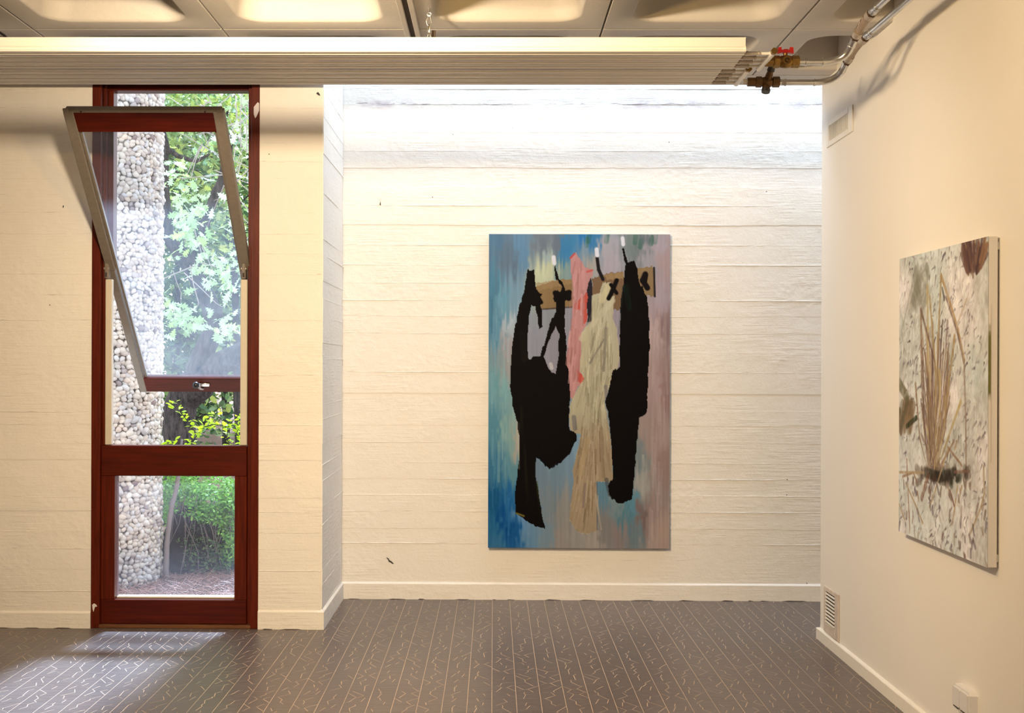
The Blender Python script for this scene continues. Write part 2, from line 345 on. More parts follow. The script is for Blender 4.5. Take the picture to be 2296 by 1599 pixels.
    g = [(430,400),(490,400),(505,520),(515,600),(570,630),(530,690),(565,720),(545,740),(570,790),(570,930),(540,960),(500,740),(465,730),(440,850),(430,1050),(440,1250),(500,1215),(550,1215),(600,1060),(640,900),(700,790),(700,710),(675,680),(680,600),(740,600),(752,560),(700,490),(675,370),(690,355),(720,480),(775,540),(782,600),(840,588),(850,640),(822,695),(782,690),(785,800),(780,950),(800,1100),(800,1280),(830,1400),(835,1500),(835,1620),(820,1790),(830,1920),(890,1930),(895,2020),(830,2130),(740,2230),(640,2285),(560,2210),(520,2170),(505,2300),(540,2500),(570,2700),(600,2850),(450,2790),(320,2700),(315,2500),(340,2300),(360,2050),(340,1850),(290,1670),(270,1500),(275,1250),(300,1000),(350,760),(400,600)]
    fill(img, X, Y, g, BL, j)
    fill(img, X, Y, [(700,930),(730,1000),(720,1200),(700,1390),(660,1370),(620,1310),(585,1220),(640,1050)], (140,136,142), j)
    stroke(img, X, Y, [(650,1290),(660,1330)], 18, (195,190,185), .8)
    stroke(img, X, Y, [(370,1700),(440,2600)], 14, (40,40,16), .5, st=st); stroke(img, X, Y, [(520,2400),(560,2700)], 12, (70,75,25), .5, st=st)
    stroke(img, X, Y, [(380,1000),(400,1250)], 30, (35,30,12), .5, st=st); stroke(img, X, Y, [(540,2190),(640,2300),(700,2240)], 10, (120,160,180), .5, st=st)
    stroke(img, X, Y, [(350,1850),(352,2280)], 9, (190,185,165), .8, st=st); stroke(img, X, Y, [(330,2700),(400,2725)], 10, (165,150,60), .6)
    fill(img, X, Y, [(985,500),(1035,470),(1040,880),(1000,910)], (38,34,42), j)
    P = (186,134,128)
    fill(img, X, Y, [(830,290),(880,240),(930,310),(970,380),(1040,400),(1050,440),(1000,520),(990,640),(995,900),(940,1000),(930,1350),(970,1440),(960,1480),(900,1500),(860,1625),(835,1600),(830,1400),(800,1300),(820,1050),(860,850),(870,600),(840,420)], P, j)
    fill(img, X, Y, [(870,720),(930,660),(995,620),(992,900),(955,910),(950,790),(868,770)], (186,84,70), j)
    fill(img, X, Y, [(905,1320),(970,1430),(950,1485),(900,1450)], (190,78,66), j)
    for k in range(60):
        x = rs.uniform(840, 960); y = rs.uniform(280, 1400)
        x -= max(0, (y-700))*.06
        c = np.array(P)+rs.uniform(-38, 34)*np.array([1,.9,.9]); stroke(img, X, Y, [(x,y),(x-rs.uniform(-10,30),y+rs.uniform(120,260))], rs.uniform(6,13), c, .55)
    stroke(img, X, Y, [(832,290),(870,250)], 10, (200,70,60), .8); stroke(img, X, Y, [(990,420),(1040,405)], 10, (200,70,60), .7)
    C1 = (178,168,138)
    cr = [(1140,520),(1215,520),(1200,640),(1250,650),(1240,730),(1230,850),(1270,950),(1300,1180),(1280,1330),(1240,1350),(1200,1500),(1160,1640),(1190,1830),(1220,2000),(1235,2230),(1240,2390),(1150,2400),(1080,2400),(1100,2550),(1095,2860),(1000,2890),(900,2870),(830,2750),(850,2550),(870,2390),(860,2300),(910,2100),(940,1950),(900,1950),(835,1910),(820,1770),(850,1640),(900,1520),(970,1430),(930,1350),(940,1000),(1030,900),(1040,650),(1080,630),(1110,620)]
    fill(img, X, Y, cr, C1, j)
    m = inpoly(X, Y, cr); low = np.clip((Y-1750)/350, 0, 1)*m
    img[:] = img*(1-low[...,None])+np.array((160,141,112.))*low[...,None]
    for k in range(420):
        y = rs.uniform(560, 2800); t = (y-560)/2240
        cx = 1110 if y < 1400 else 1110-(y-1400)*.06
        hw = 150 if y > 950 else 70
        if 1400 < y < 1900: hw = 130
        x = rs.uniform(cx-hw, cx+hw)
        if y > 2350: x = rs.uniform(870, 1070)
        base = np.array(C1) if y < 1800 else np.array((162,142,114))
        c = base+rs.choice([-66,-44,-20,14,30,46])*np.array([1,1,.92])
        sl = rs.uniform(-.32, .1) if y < 1600 else (x-1080)*.0012
        L = rs.uniform(120, 300)
        pts = [(x,y),(x+sl*L,y+L)]
        mm = inpoly(np.array([[pts[1][0]]]), np.array([[pts[1][1]]]), cr)[0,0] and inpoly(np.array([[x]]), np.array([[y]]), cr)[0,0]
        if mm: stroke(img, X, Y, pts, rs.uniform(3,10), c, .4, False, .4+.7*st)
    for pts, w, c in [([(1230,690),(1000,960),(945,1050)],32,(192,182,150)),([(1150,1060),(1020,1280)],10,(120,112,100)),([(1170,950),(1150,1350)],14,(125,118,102)),
                      ([(1190,560),(1130,690)],30,(200,186,142)),([(1000,960),(960,1300)],30,(184,174,140)),([(1060,660),(1075,840)],22,(176,168,134)),
                      ([(1235,930),(1260,1250)],20,(176,168,138)),([(870,1790),(880,1900)],22,(88,86,92)),([(1170,1500),(1180,1600)],18,(110,104,110)),
                      ([(1130,1900),(1150,2350)],20,(140,120,96)),([(1000,2000),(930,2330)],26,(172,150,112)),([(980,2420),(960,2640)],12,(130,112,105)),
                      ([(1090,2400),(1095,2850)],8,(90,95,105)),([(1180,2380),(1215,2520)],22,(70,70,70)),([(1080,2520),(1130,2850)],10,(180,165,140))]:
        stroke(img, X, Y, pts, w, c, .75, st=.6+.5*st)
    bk = [(1370,330),(1440,315),(1468,390),(1480,500),(1550,640),(1575,800),(1582,1100),(1572,1350),(1560,1700),(1545,1775),(1490,1785),(1470,1950),(1455,2200),(1420,2560),(1300,2605),(1230,2560),(1190,2450),(1245,2350),(1230,2100),(1210,1850),(1170,1650),(1200,1500),(1240,1350),(1300,1320),(1300,1000),(1310,700),(1340,500),(1352,350),(1320,200),(1340,192),(1358,290)]
    fill(img, X, Y, bk, BL, j)
    stroke(img, X, Y, [(1360,560),(1385,760)], 28, (25,60,42), .6, st=st); stroke(img, X, Y, [(1330,560),(1290,1000)], 8, (40,60,50), .5, st=st)
    stroke(img, X, Y, [(1085,290),(1100,400),(1140,490)], 17, (26,22,26)); stroke(img, X, Y, [(1270,500),(1235,590),(1195,670)], 22, (10,8,8)); stroke(img, X, Y, [(1215,540),(1270,620)], 18, (10,8,8))
    stroke(img, X, Y, [(1540,440),(1515,500),(1560,570)], 28, (18,13,13)); stroke(img, X, Y, [(1555,450),(1545,510)], 14, (18,13,13))
    stroke(img, X, Y, [(690,620),(820,670)], 26, BL); stroke(img, X, Y, [(820,610),(710,690)], 22, BL); stroke(img, X, Y, [(520,640),(560,710)], 18, BL)
    for x, y in [(675,310),(1080,235),(1325,130)]: stroke(img, X, Y, [(x,y-28),(x+6,y+30)], 20, (222,218,218), .95)
    stroke(img, X, Y, [(250,950),(285,880)], 16, (190,205,212), .6, st=st); stroke(img, X, Y, [(1525,2150),(1522,2520)], 13, (180,178,165), .7, st=st)
    for k in range(60):
        x = rs.uniform(1590, 1750); y = rs.uniform(700, 2700); v = rs.uniform(-22, 22)
        stroke(img, X, Y, [(x,y),(x+rs.uniform(-15,15),y+rs.uniform(150,400))], rs.uniform(5,14), np.array((165,143,134))+v, .4)
    for k in range(60):
        x = rs.uniform(70, 260); y = rs.uniform(300, 2600); S = img[min(H-1,int((y-65)/2956*H)), min(W-1,int((x-62)/1706*W))]
        stroke(img, X, Y, [(x,y),(x,y+rs.uniform(150,350))], rs.uniform(5,14), S+rs.uniform(-18,22), .45)
    img *= (1+(fine-.5)*.10*(img.mean(2) > 30))[...,None]
    return np.clip(img, 0, 255)/255
def painting_reeds(W=260, H=340):
    rs = np.random.RandomState(11)
    # unit canvas u (far edge 0 .. near edge 1), v down; strokes are given as seen and unprojected onto the canvas
    src = [(75,122),(482,25),(482,1540),(72,1382)]; dst = [(0,0),(1,0),(1,1),(0,1)]
    M = []; b = []
    for (x,y),(u,v) in zip(src, dst):
        M.append([x,y,1,0,0,0,-u*x,-u*y]); b.append(u); M.append([0,0,0,x,y,1,-v*x,-v*y]); b.append(v)
    h = np.linalg.solve(np.array(M, float), np.array(b, float))
    def q(p):
        x, y = p; w = h[6]*x+h[7]*y+1
        return ((h[0]*x+h[1]*y+h[2])/w*1000, (h[3]*x+h[4]*y+h[5])/w*1270)
    X, Y = np.meshgrid(np.linspace(0, 1000, W), np.linspace(0, 1270, H))
    n1 = vnoise(rs, X, Y, 160, 160); n2 = vnoise(rs, X, Y, 45, 60); n3 = vnoise(rs, X, Y, 14, 22)
    st = .55+.6*n3
    img = np.zeros((H, W, 3))+np.array((196,192,182.))
    img = img+(n1-.5)[...,None]*np.array((46,36,40))+(n2-.5)[...,None]*np.array((38,38,40))+(n3-.5)[...,None]*24
    k = np.clip((vnoise(rs, X, Y, 220, 260)-.5)*2.5, 0, 1)[...,None]*.5
    img = img*(1-k)+np.array((190,205,196.))*k
    def S(p, w, c, a=.9, t=False): stroke(img, X, Y, [q(z) for z in p], w, c, a, t, st)
    for i in range(2600):
        x, y = rs.uniform(0, 1000), rs.uniform(0, 1270); a = rs.normal(-.5, .55); L = rs.uniform(14, 70)
        c = [(166,158,152),(212,208,198),(148,138,140),(184,174,162),(214,216,202),(196,204,194)][rs.randint(6)]
        stroke(img, X, Y, [(x,y),(x+L*math.sin(a),y+L*math.cos(a))], rs.uniform(3,9), c, .38, True, st)
    cl = vnoise(rs, X, Y, 120, 150)
    for i in range(800):
        x, y = rs.uniform(0, 999), rs.uniform(0, 1269)
        if cl[int(y/1270*H), int(x/1000*W)] < .42: continue
        a = rs.normal(-.7, .5); L = rs.uniform(14, 46)
        c = [(84,76,82),(112,100,102),(66,54,56)][rs.randint(3)]
        stroke(img, X, Y, [(x,y),(x+L*math.sin(a),y+L*math.cos(a))], rs.uniform(3,8), c, rs.uniform(.35,.8), True, st)
    # grey green cloud, brown clump, rock
    for i in range(60):
        x, y = rs.uniform(130, 205), rs.uniform(130, 330)
        S([(x,y),(x+rs.uniform(-15,15),y+rs.uniform(20,60))], 22, (118,116,100), .3)
    S([(90,440),(150,160)], 10, (120,118,104), .4)
    for i in range(90):
        x = rs.uniform(358, 480); y = rs.uniform(30, 110)
        S([(x,y),(x+(415-x)*.45,min(215-abs(x-405)*.7,y+rs.uniform(60,120)))], 11, [(92,66,58),(112,82,66),(138,104,74),(74,52,50)][rs.randint(4)], .75)
    for i in range(40):
        x, y = rs.uniform(75, 145), rs.uniform(770, 870)
        S([(x,y),(x-10,y+50)], 22, [(104,86,62),(86,80,58),(126,104,78)][rs.randint(3)], .6)
    S([(76,700),(110,760)], 30, (98,92,66), .8); S([(110,895),(155,855)], 14, (38,44,24), .9); S([(76,870),(82,930)], 14, (110,84,64), .8)
    # stems
    T = [((268,200),(250,600),(240,1100)),((175,355),(178,700),(205,1090)),((205,250),(208,800),(215,1100)),((175,360),(240,600),(235,1080)),((215,300),(245,640),(240,1100)),
         ((300,560),(290,900),(250,1090)),((260,640),(265,900),(235,1110)),((182,600),(190,900),(212,1100)),((330,480),(280,900),(245,1100)),((195,560),(225,850),(228,1090)),
         ((360,780),(300,950),(240,1120)),((205,680),(215,950),(222,1090)),((285,760),(288,850),(250,1080)),((150,700),(170,950),(205,1090))]
    for i in range(110):
        x0 = rs.uniform(170, 310); y0 = rs.uniform(400, 950)
        S([(x0,y0),((x0+232)/2+rs.uniform(-15,15),(y0+1100)/2),(rs.uniform(205,255),1100)], rs.uniform(5,10), [(150,128,96),(120,98,80),(176,158,120),(110,84,78),(84,66,62)][rs.randint(5)], .6, True)
    for i, t in enumerate(T): S(t, 12, [(150,128,88),(128,104,78),(166,146,96),(104,84,72)][i % 4], .9, True)
    S([(268,200),(310,330),(345,450),(375,590)], 11, (158,130,90)); S([(290,300),(345,470),(372,600)], 8, (112,94,84), .8); S([(375,590),(375,640),(382,850),(385,1080)], 8, (138,118,100))
    S([(385,310),(340,430)], 7, (170,148,120), .7); S([(273,260),(283,310)], 9, (70,66,62), .8)
    for i in range(40):
        x = rs.uniform(160, 400); y = rs.uniform(1080, 1160)
        S([(x,y),(x+rs.uniform(-20,20),y+rs.uniform(-20,30))], rs.uniform(10,26), [(58,48,38),(40,44,30),(90,70,58),(74,58,48)][rs.randint(4)], .5)
    S([(200,1110),(260,1130),(330,1110)], 26, (44,40,32), .85); S([(210,1120),(180,1230)], 16, (110,72,56), .7); S([(240,1130),(215,1190)], 18, (70,50,44), .8)
    for t in [((330,960),(260,1090)),((300,990),(365,1075)),((345,960),(330,1000)),((400,1100),(330,1105)),((90,1130),(140,1110),(160,1160)),((105,1160),(150,1260),(185,1345)),((110,1050),(118,1250),(125,1390)),
              ((345,1170),(330,1290),(320,1350)),((310,1190),(330,1260)),((365,1170),(345,1260)),((465,1080),(468,1200),(455,1260)),((455,1260),(420,1350),(400,1395)),((300,1000),(240,1200),(215,1270)),
              ((75,1260),(100,1330)),((160,1200),(165,1240)),((75,1110),(190,1110))]:
        S(t, 7, [(134,104,80),(118,86,70),(160,138,104)][rs.randint(3)], .85)
    for i in range(150):
        x, y = rs.uniform(75, 480), rs.uniform(1130, 1520)
        S([(x,y),(x+rs.uniform(-8,10),y+rs.uniform(10,45))], rs.uniform(5,12), [(104,84,72),(176,172,160),(92,82,88),(212,214,202),(140,120,104)][rs.randint(5)], .65)
    return np.clip(img, 0, 255)/255
M['rust'] = plain('dark rusty strap', (.05,.035,.025), .8, var=.5)
random.seed(4); rng = random.Random(4); nrs = np.random.RandomState(5)
YF, YB, XW, YE, ZC = 7.20, 8.143, 1.913, 7.02, 3.25      # front wall, back wall, partition face, partition end, ceiling
def struct(o): o['kind'] = 'structure'; return o
def zrow(py, Y): return EYE+(CY-py)*Y/FPX
# ---------------------------------------------------------------- floor: cast tiles, each broken into crazy pieces
TX, TY = .1164, .115; FX0, FY0 = -.0035-50*TX, YB-60*TY
fl = MB().box(-5.2, 4.6, -3.1, YB+.1, -.12, -.0004).build('floor', M['grout']); struct(fl)
def clip(poly, nx, ny, d):
    o = []
    for i in range(len(poly)):
        a, b = poly[i], poly[(i+1) % len(poly)]; da, db = a[0]*nx+a[1]*ny-d, b[0]*nx+b[1]*ny-d
        if da <= 0: o.append(a)
        if (da < 0 < db) or (db < 0 < da): t = da/(da-db); o.append((a[0]+(b[0]-a[0])*t, a[1]+(b[1]-a[1])*t))
    return o
def tile_geo(r):
    hx, hy = TX/2-.0014, TY/2-.0007; sq = [(-hx,-hy),(hx,-hy),(hx,hy),(-hx,hy)]
    n = r.choice([3,4,4,5]); S = []
    while len(S) < n:
        p = (r.uniform(-.9,.9)*hx, r.uniform(-.9,.9)*hy)
        if all(math.hypot(p[0]-q[0],p[1]-q[1]) > .032 for q in S): S.append(p)
    V, F = [], []
    for i, p in enumerate(S):
        poly = sq
        for k, q in enumerate(S):
            if k == i: continue
            nx, ny = q[0]-p[0], q[1]-p[1]; L = math.hypot(nx, ny); nx /= L; ny /= L
            gap = 0. if (i*7+k*7+i*k) % 4 == 0 else (.0019 if abs(nx) > abs(ny) else .0009)
            poly = clip(poly, nx, ny, nx*(p[0]+q[0])/2+ny*(p[1]+q[1])/2-gap)
            if len(poly) < 3: break
        if len(poly) < 3: continue
        b = len(V); m = len(poly)
        V += [(x,y,0) for x,y in poly]+[(x,y,-.003) for x,y in poly]
        F.append(tuple(b+k for k in range(m))); F += [(b+k, b+m+k, b+m+(k+1)%m, b+(k+1)%m) for k in range(m)]
    return V, F
TV = [tile_geo(rng) for _ in range(28)]; TM = []
for V, F in TV:
    b = MB(); b.add(V, F); TM.append(b.mesh('tile', M['tile']))
cells = []
for i in range(92):
    for k in range(60):
        x, y = FX0+(i+.5)*TX, FY0+(k+.5)*TY
        if y < 3.2 or x < -4.6 or (x > XW+.03 and y < YE) or x > 4.4: continue
        if y > YF-.0 and x < -1.03: continue
        
        d = Vector((x,y,-1.6)); u = (x*FPX/y)+1107; vis = -10 < u < 2310 and y > 5.38 and not (x > XW-.02 and y < YE)
        cells.append((0 if vis else 1, y, i, k, x))
cells.sort(key=lambda c: (c[0], c[1]))
sb = MB()
for n, (a, y, i, k, x) in enumerate(cells):
    v = rng.randrange(len(TV)); z = rng.uniform(0, .00015)
    if n < 300: inst('floor_tile', TM[v], fl, (x, y, z))
    else: sb.add([(p[0]+x, p[1]+y, p[2]+z) for p in TV[v][0]], TV[v][1])
tag(sb.build('tile_field', M['tile'], fl, fix=False), 'the rest of the small brown floor tiles', kind='stuff')
# ---------------------------------------------------------------- board marked concrete walls
def courses(parent, x0, x1, Yf, zs, mat, seed, axis='y', segs=44, lip=.0035):
    r = random.Random(seed)
    for z0, z1 in zip(zs[:-1], zs[1:]):
        d = r.uniform(.004, .0075); lp = r.choice([0, lip*.5, lip, lip*1.3]); rows = [[],[],[],[],[],[]]; ph = r.uniform(0, 9)
        for k in range(segs+1):
            x = x0+(x1-x0)*k/segs
            j = (math.sin(x*37+ph)+math.sin(x*91+ph*2))*.0006+r.uniform(-.0006,.0006); l = max(0, lp*(.5+.5*math.sin(x*4.1+ph)+r.uniform(-.35,.35)))
            if k in (0, segs): j = 0
            for row, (dd, zz) in enumerate(((0,z0),(d,z0),(d,z1-.007),(d+l,z1-.003),(d+l*.5,z1+j*1.2),(0,z1))):
                rows[row].append((x, Yf-dd, zz) if axis == 'y' else (Yf+dd, x, zz))
        b = MB(); b.grid(rows); b.add([q[0] for q in rows], [tuple(range(6))]); b.add([q[-1] for q in rows], [tuple(range(6))[::-1]])
        b.build('board_course', mat, parent)
ZB = [zrow(180+p*.3753, YB) for p in (142,230,313,421,521,639,748,863,983,1101,1208,1313,1408,1511)]+[zrow(780+p*.3753, YB) for p in (22,143,272,373,463,562,683,780,878,975,1077,1166,1265)]
ZB = sorted([4.4,4.2,4.0,3.85,3.70,3.58,3.47]+ZB+[.12,0])
wb_ = struct(MB().box(-1.2, 4.6, YB, YB+.2, -.12, 4.4).build('wall_back', M['wall_back']))
courses(wb_, -1.03, 4.45, YB, ZB, M['wall_back'], 3, segs=110)
ZF = [zrow(180+p*.3877, YF) for p in (58,160,258,360,470,570,665,768,890,1007,1123,1248,1393,1540)]+[zrow(800+p*.3877, YF) for p in (110,238,325,398,505,603,703,820,900,1020,1118,1242,1365)]
ZF = sorted([3.6,3.48,3.37]+ZF+[.10,0])
WX0, WX1, XP = -2.423, -1.413, -1.035
wf = struct(MB().box(-5.2, WX0, YF, YF+.35, -.12, 3.62).build('wall_front', M['wall'])); courses(wf, -4.7, WX0, YF, ZF, M['wall'], 5, segs=50, lip=.0022)
wp = struct(MB().box(WX1, XP, YF, YF+.3, -.12, 4.4).box(XP-.13, XP, YF+.3, YB+.1, -.12, 4.4).build('wall_pier', M['wall'])); courses(wp, WX1, XP, YF, ZF, M['wall'], 6, segs=16, lip=.0022)
ZP = [.0,.13]+[.13+.124*i+(.02*math.sin(i*2.3)) for i in range(1,34)]
courses(wp, YF, YB-.008, XP, [z for z in ZP if z < 4.35], M['wall'], 8, axis='x', segs=22, lip=.003)
struct(MB().box(WX0, WX1, YF, YF+.35, 3.33, 3.62).build('wall_lintel', M['wall']))
struct(MB().box(XW, XW+.14, -3.1, YE, -.12, 3.72).build('wall_right', M['plaster']))
struct(MB().box(-5.2, -5.0, -3.1, YF, -.12, 3.62).build('wall_left', M['plaster']))
struct(MB().box(-5.2, XW+.14, -3.25, -3.1, -.12, 3.62).build('wall_rear', M['plaster']))
struct(MB().box(4.45, 4.6, YE-2, YB+.2, -.12, 4.4).build('wall_recess_end', M['plaster']))
struct(MB().box(XW+.14, 4.6, YE-2.1, YE-2, -.12, 3.62).build('wall_behind_partition', M['plaster']))
def skirt(name, pts, h, th, mat=None, slope=.012):     # pts along the wall foot, room side on the left hand
    b = MB(); P = [Vector((*p,0)) for p in pts]; rows = []
    for i, p in enumerate(P):
        ns = []
        if i > 0: t = (P[i]-P[i-1]).normalized(); ns.append(Vector((-t.y,t.x,0)))
        if i < len(P)-1: t = (P[i+1]-P[i]).normalized(); ns.append(Vector((-t.y,t.x,0)))
        n = ns[0] if len(ns) == 1 else (ns[0]+ns[1])/(1+ns[0].dot(ns[1]))
        rows.append([p+n*o+Vector((0,0,z)) for o, z in ((th,0.0),(th,h-.004),(th-.003,h),(.0,h+slope),(0,0))])
    b.grid(rows); b.add(rows[0], [tuple(range(5))]); b.add(rows[-1], [tuple(range(5))[::-1]])
    return struct(b.build(name, mat or M['baseboard']))
skirt('baseboard_front', [(WX0,YF),(-4.9,YF)], .095, .022, M['wall'])
skirt('baseboard_back', [(4.4,YB),(XP,YB),(XP,YF),(WX1,YF)], .108, .020, M['wall'])
skirt('baseboard_right', [(XW,-3),(XW,YE),(XW+.14,YE)], .064, .020, slope=.004)
# gap lines, chips and cracks
def flake(parent, name, pts, Y, mat, th=.002, axis='y'):
    b = MB(); n = len(pts)
    if axis == 'y': q = [at(x,y,Y) for x,y in pts]; f = [p-Vector((0,th,0)) for p in q]
    b.add([*f, *q], [tuple(range(n))]+[(k,(k+1)%n,n+(k+1)%n,n+k) for k in range(n)]); return b.build(name, mat, parent)
flake(wb_, 'crack', [(866,1250),(871,1252),(873,1256),(878,1259),(883,1264),(879,1264),(876,1261),(872,1260),(870,1255)], YB-.0085, M['crack_shade'])
flake(wb_, 'crack', [(851,459),(854,447),(855,440),(853,452),(854,461)], YB-.0085, M['crack_shade'])
flake(wp, 'chip', [(709,210),(713,206),(717,211),(718,215),(713,213)], YF-.009, M['crack_shade'])
flake(wf, 'chip', [(141,462),(143,460),(143,465),(141,466)], YF-.009, M['crack_shade'])
def gap_line(parent, x, x1, Y, r):
    while x < x1:
        L_ = r.uniform(.03,.22); MB().add([(x,Y,-.001),(x+L_,Y,-.001),(x+L_*.8,Y,r.uniform(.001,.004)),(x+L_*.3,Y,r.uniform(.002,.006)),(x,Y+.003,-.001),(x+L_,Y+.003,-.001)], [(0,1,2,3)]).build('crack', M['crack_shade'], parent, fix=False); x += L_+r.uniform(.02,.22)
gap_line(wb_, -1.0, 2.2, YB-.0212, rng); gap_line(wf, -3.1, WX0-.02, YF-.0232, rng); gap_line(wp, WX1+.02, XP-.03, YF-.0212, rng)
# ---------------------------------------------------------------- waffle ceiling
G = .9395; GX, GY = -.409, 5.905
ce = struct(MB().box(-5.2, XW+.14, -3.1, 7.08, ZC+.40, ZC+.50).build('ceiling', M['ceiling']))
def rsq(h, r, n):
    o = []
    for q in range(4):
        for k in range(n+1):
            a = PI/2*q+PI/2*k/n; c = [(1,1),(-1,1),(-1,-1),(1,-1)][q]
            o.append(((h-r)*c[0]+r*math.cos(a), (h-r)*c[1]+r*math.sin(a)))
    return o
def coffer_mesh():
    n = 7; b = MB(); g = G/2-.0035; N = 4*(n+1); rings = []
    def sqpt(x, y):
        s = g/max(abs(x), abs(y)); return (x*s, y*s)
    base = rsq(.352, .13, n); outer = [sqpt(x, y) for x, y in base]
    for i in range(4): outer[i*(n+1)+n//2] = ([1,-1,-1,1][i]*g, [1,1,-1,-1][i]*g)
    rings.append([(x,y,.03) for x,y in outer]); rings.append([(x,y,.004) for x,y in outer])
    rings.append([(x*.993,y*.993,0) for x,y in outer])
    for h, r, z in ((.354,.13,0),(.346,.126,.004),(.340,.122,.016),(.325,.12,.10),(.305,.115,.22),(.28,.10,.29),(.24,.09,.325),(.18,.06,.335)):
        rings.append([(x,y,z) for x,y in rsq(h, r, n)])
    V = [p for q in rings for p in q]; F = [(i*N+k, i*N+(k+1)%N, (i+1)*N+(k+1)%N, (i+1)*N+k) for i in range(len(rings)-1) for k in range(N)]
    F.append(tuple((len(rings)-1)*N+k for k in range(N))); b.add(V, F); me = b.mesh('coffer', M['ceiling'], 'a'); return me
cm = coffer_mesh(); 
for i in range(-5, 3):
    for k in range(-4, 1):
        if i == 2 and False: continue
        inst('ceiling_coffer', cm, ce, (GX+(i+.5)*G, GY+(k+.5)*G, ZC))
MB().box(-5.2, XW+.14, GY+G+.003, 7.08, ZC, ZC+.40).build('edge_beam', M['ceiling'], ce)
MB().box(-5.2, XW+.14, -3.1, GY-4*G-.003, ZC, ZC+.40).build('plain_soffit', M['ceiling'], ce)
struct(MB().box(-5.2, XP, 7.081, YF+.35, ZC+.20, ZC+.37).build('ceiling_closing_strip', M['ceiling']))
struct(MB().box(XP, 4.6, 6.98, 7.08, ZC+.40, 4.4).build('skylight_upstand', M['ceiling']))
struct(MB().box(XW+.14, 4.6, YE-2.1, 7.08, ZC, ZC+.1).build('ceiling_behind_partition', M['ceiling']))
struct(MB().box(XP-.1, 4.6, 6.98, YB+.2, 4.4, 4.5).build('skylight_sun_block', M['enamel']))  # unseen opaque lid, added to keep direct sun out of the recess
# lighting channel in the joint above the panel
b = MB()
for s in (-1, 1):
    b.bbox(GX+s*.026-.013, GX+s*.026+.013, 2.2, 6.84, ZC-.016, ZC+.002, .003)
tr = struct(b.build('trim_1', M['ceiling'])); MB().box(GX-.013, GX+.013, 2.2, 6.84, ZC-.005, ZC-.001).build('dark_slot', M['crack_shade'], tr)
# ---------------------------------------------------------------- window_1: tall mahogany frame, pivoting sash, low fixed light
wi = struct(empty('window_1', (-1.92, YF+.05, 0)))
def bx(name, x0, x1, y0, y1, z0, z1, mat, b=.003, parent=None): return MB().bbox(x0, x1, y0, y1, z0, z1, b).build(name, mat, parent or wi)
bx('casing', -2.423, -2.371, YF-.012, YF+.15, 0, 3.34, M['wood_z']); bx('casing', -1.462, -1.413, YF-.012, YF+.15, 0, 3.34, M['wood_z'])
bx('casing_head', -2.371, -1.462, YF-.008, YF+.15, 3.288, 3.34, M['wood_x'])
bx('stop', -2.371, -2.352, YF+.03, YF+.15, 1.10, 3.288, M['wood_z']); bx('stop', -2.352, -2.322, YF+.075, YF+.15, 2.19, 3.288, M['wood_z'])
bx('stop', -1.488, -1.462, YF+.03, YF+.15, .02, 3.288, M['wood_z']); bx('stop_head', -2.371, -1.462, YF+.06, YF+.15, 3.256, 3.288, M['wood_x'])
bx('weather_strip', -2.352, -2.312, YF+.022, YF+.06, 1.102, 2.105, M['cream'], .004); bx('weather_strip', -1.532, -1.490, YF+.022, YF+.06, 1.102, 2.105, M['cream'], .004)
for x in (-2.345, -1.513):
    h = bx('pivot_hinge', x-.013, x+.013, YF+.018, YF+.07, 2.108, 2.232, M['grey'], .006); MB().tube([(x-.016,YF+.03,2.17),(x+.016,YF+.03,2.17)], .009, 10).build('pivot_pin', M['steel_dull'], h); MB().box(x-.005, x+.005, YF+.014, YF+.02, 2.12, 2.145).build('slot', M['crack_shade'], h)
bx('mid_rail', -2.371, -1.488, YF+.012, YF+.10, .916, 1.10, M['wood_x'], .004)
bx('lower_stile', -2.371, -2.288, YF+.014, YF+.10, .168, .916, M['wood_z']); bx('lower_stile', -1.562, -1.488, YF+.014, YF+.10, .168, .916, M['wood_z'])
bx('bottom_rail', -2.371, -1.488, YF+.012, YF+.10, .022, .168, M['wood_x'], .004); bx('threshold', -2.38, -1.455, YF-.012, YF+.15, 0, .021, M['threshold'])
bx('glazing_bead', -2.288, -1.562, YF+.055, YF+.10, .168, .180, M['cream'], .003)
MB().box(-2.288, -1.562, YF+.062, YF+.067, .180, .916).build('glass_pane', M['pane_low'], wi)
# the sash swings on its middle: top into the room, foot out
sa = MB(); L0, L1 = -1.028, 1.103; SW = .435; SX = -1.919
sa.bbox(-SW, SW, -.02, .022, L1-.135, L1-.012, .003); sa.bbox(-SW, SW, -.02, .022, L0, L0+.122, .003)
so = sa.build('sash', M['wood_x'], wi, loc=(SX-wi.location.x, .075-.05, 2.176), local=True); so.rotation_euler.x = R(42.6); WL[so.name] = Vector((0,0,0))
def sp(name, mat, *a, b=.002): return MB().bbox(*a, b).build(name, mat, so, local=True)
for s in (-1, 1):
    x0, x1 = sorted((s*(SW-.052), s*(SW+.004))); sp('sash_stile', M['grey'], x0, x1, -.026, .026, 0, L1-.006, b=.004)
    x0, x1 = sorted((s*(SW-.045), s*SW)); sp('lower_sash_stile', M['grey'], x0, x1, -.022, .022, L0, 0)
    x0, x1 = sorted((s*(SW-.066), s*(SW-.052))); sp('glazing_bead', M['grey'], x0, x1, -.006, .020, L0+.12, L1-.135)
te = sp('edge_strip', M['grey'], -SW+.006, SW-.006, -.022, .024, L1-.012, L1+.004)
for x in (-.34, .34): MB().tube([(x,-.0235,L1-.004),(x,-.0215,L1-.004)], .006, 8).build('screw', M['crack_shade'], so, local=True)
sp('corner_bracket', M['grey'], -SW+.0, -SW+.03, -.03, -.018, L1-.004, L1+.016); sp('corner_bracket', M['grey'], SW-.03, SW, -.03, -.018, L1-.004, L1+.012)
MB().box(-SW+.055, SW-.055, -.003, .003, L0+.11, L1-.125).build('glass_pane', M['pane_sash'], so, local=True)
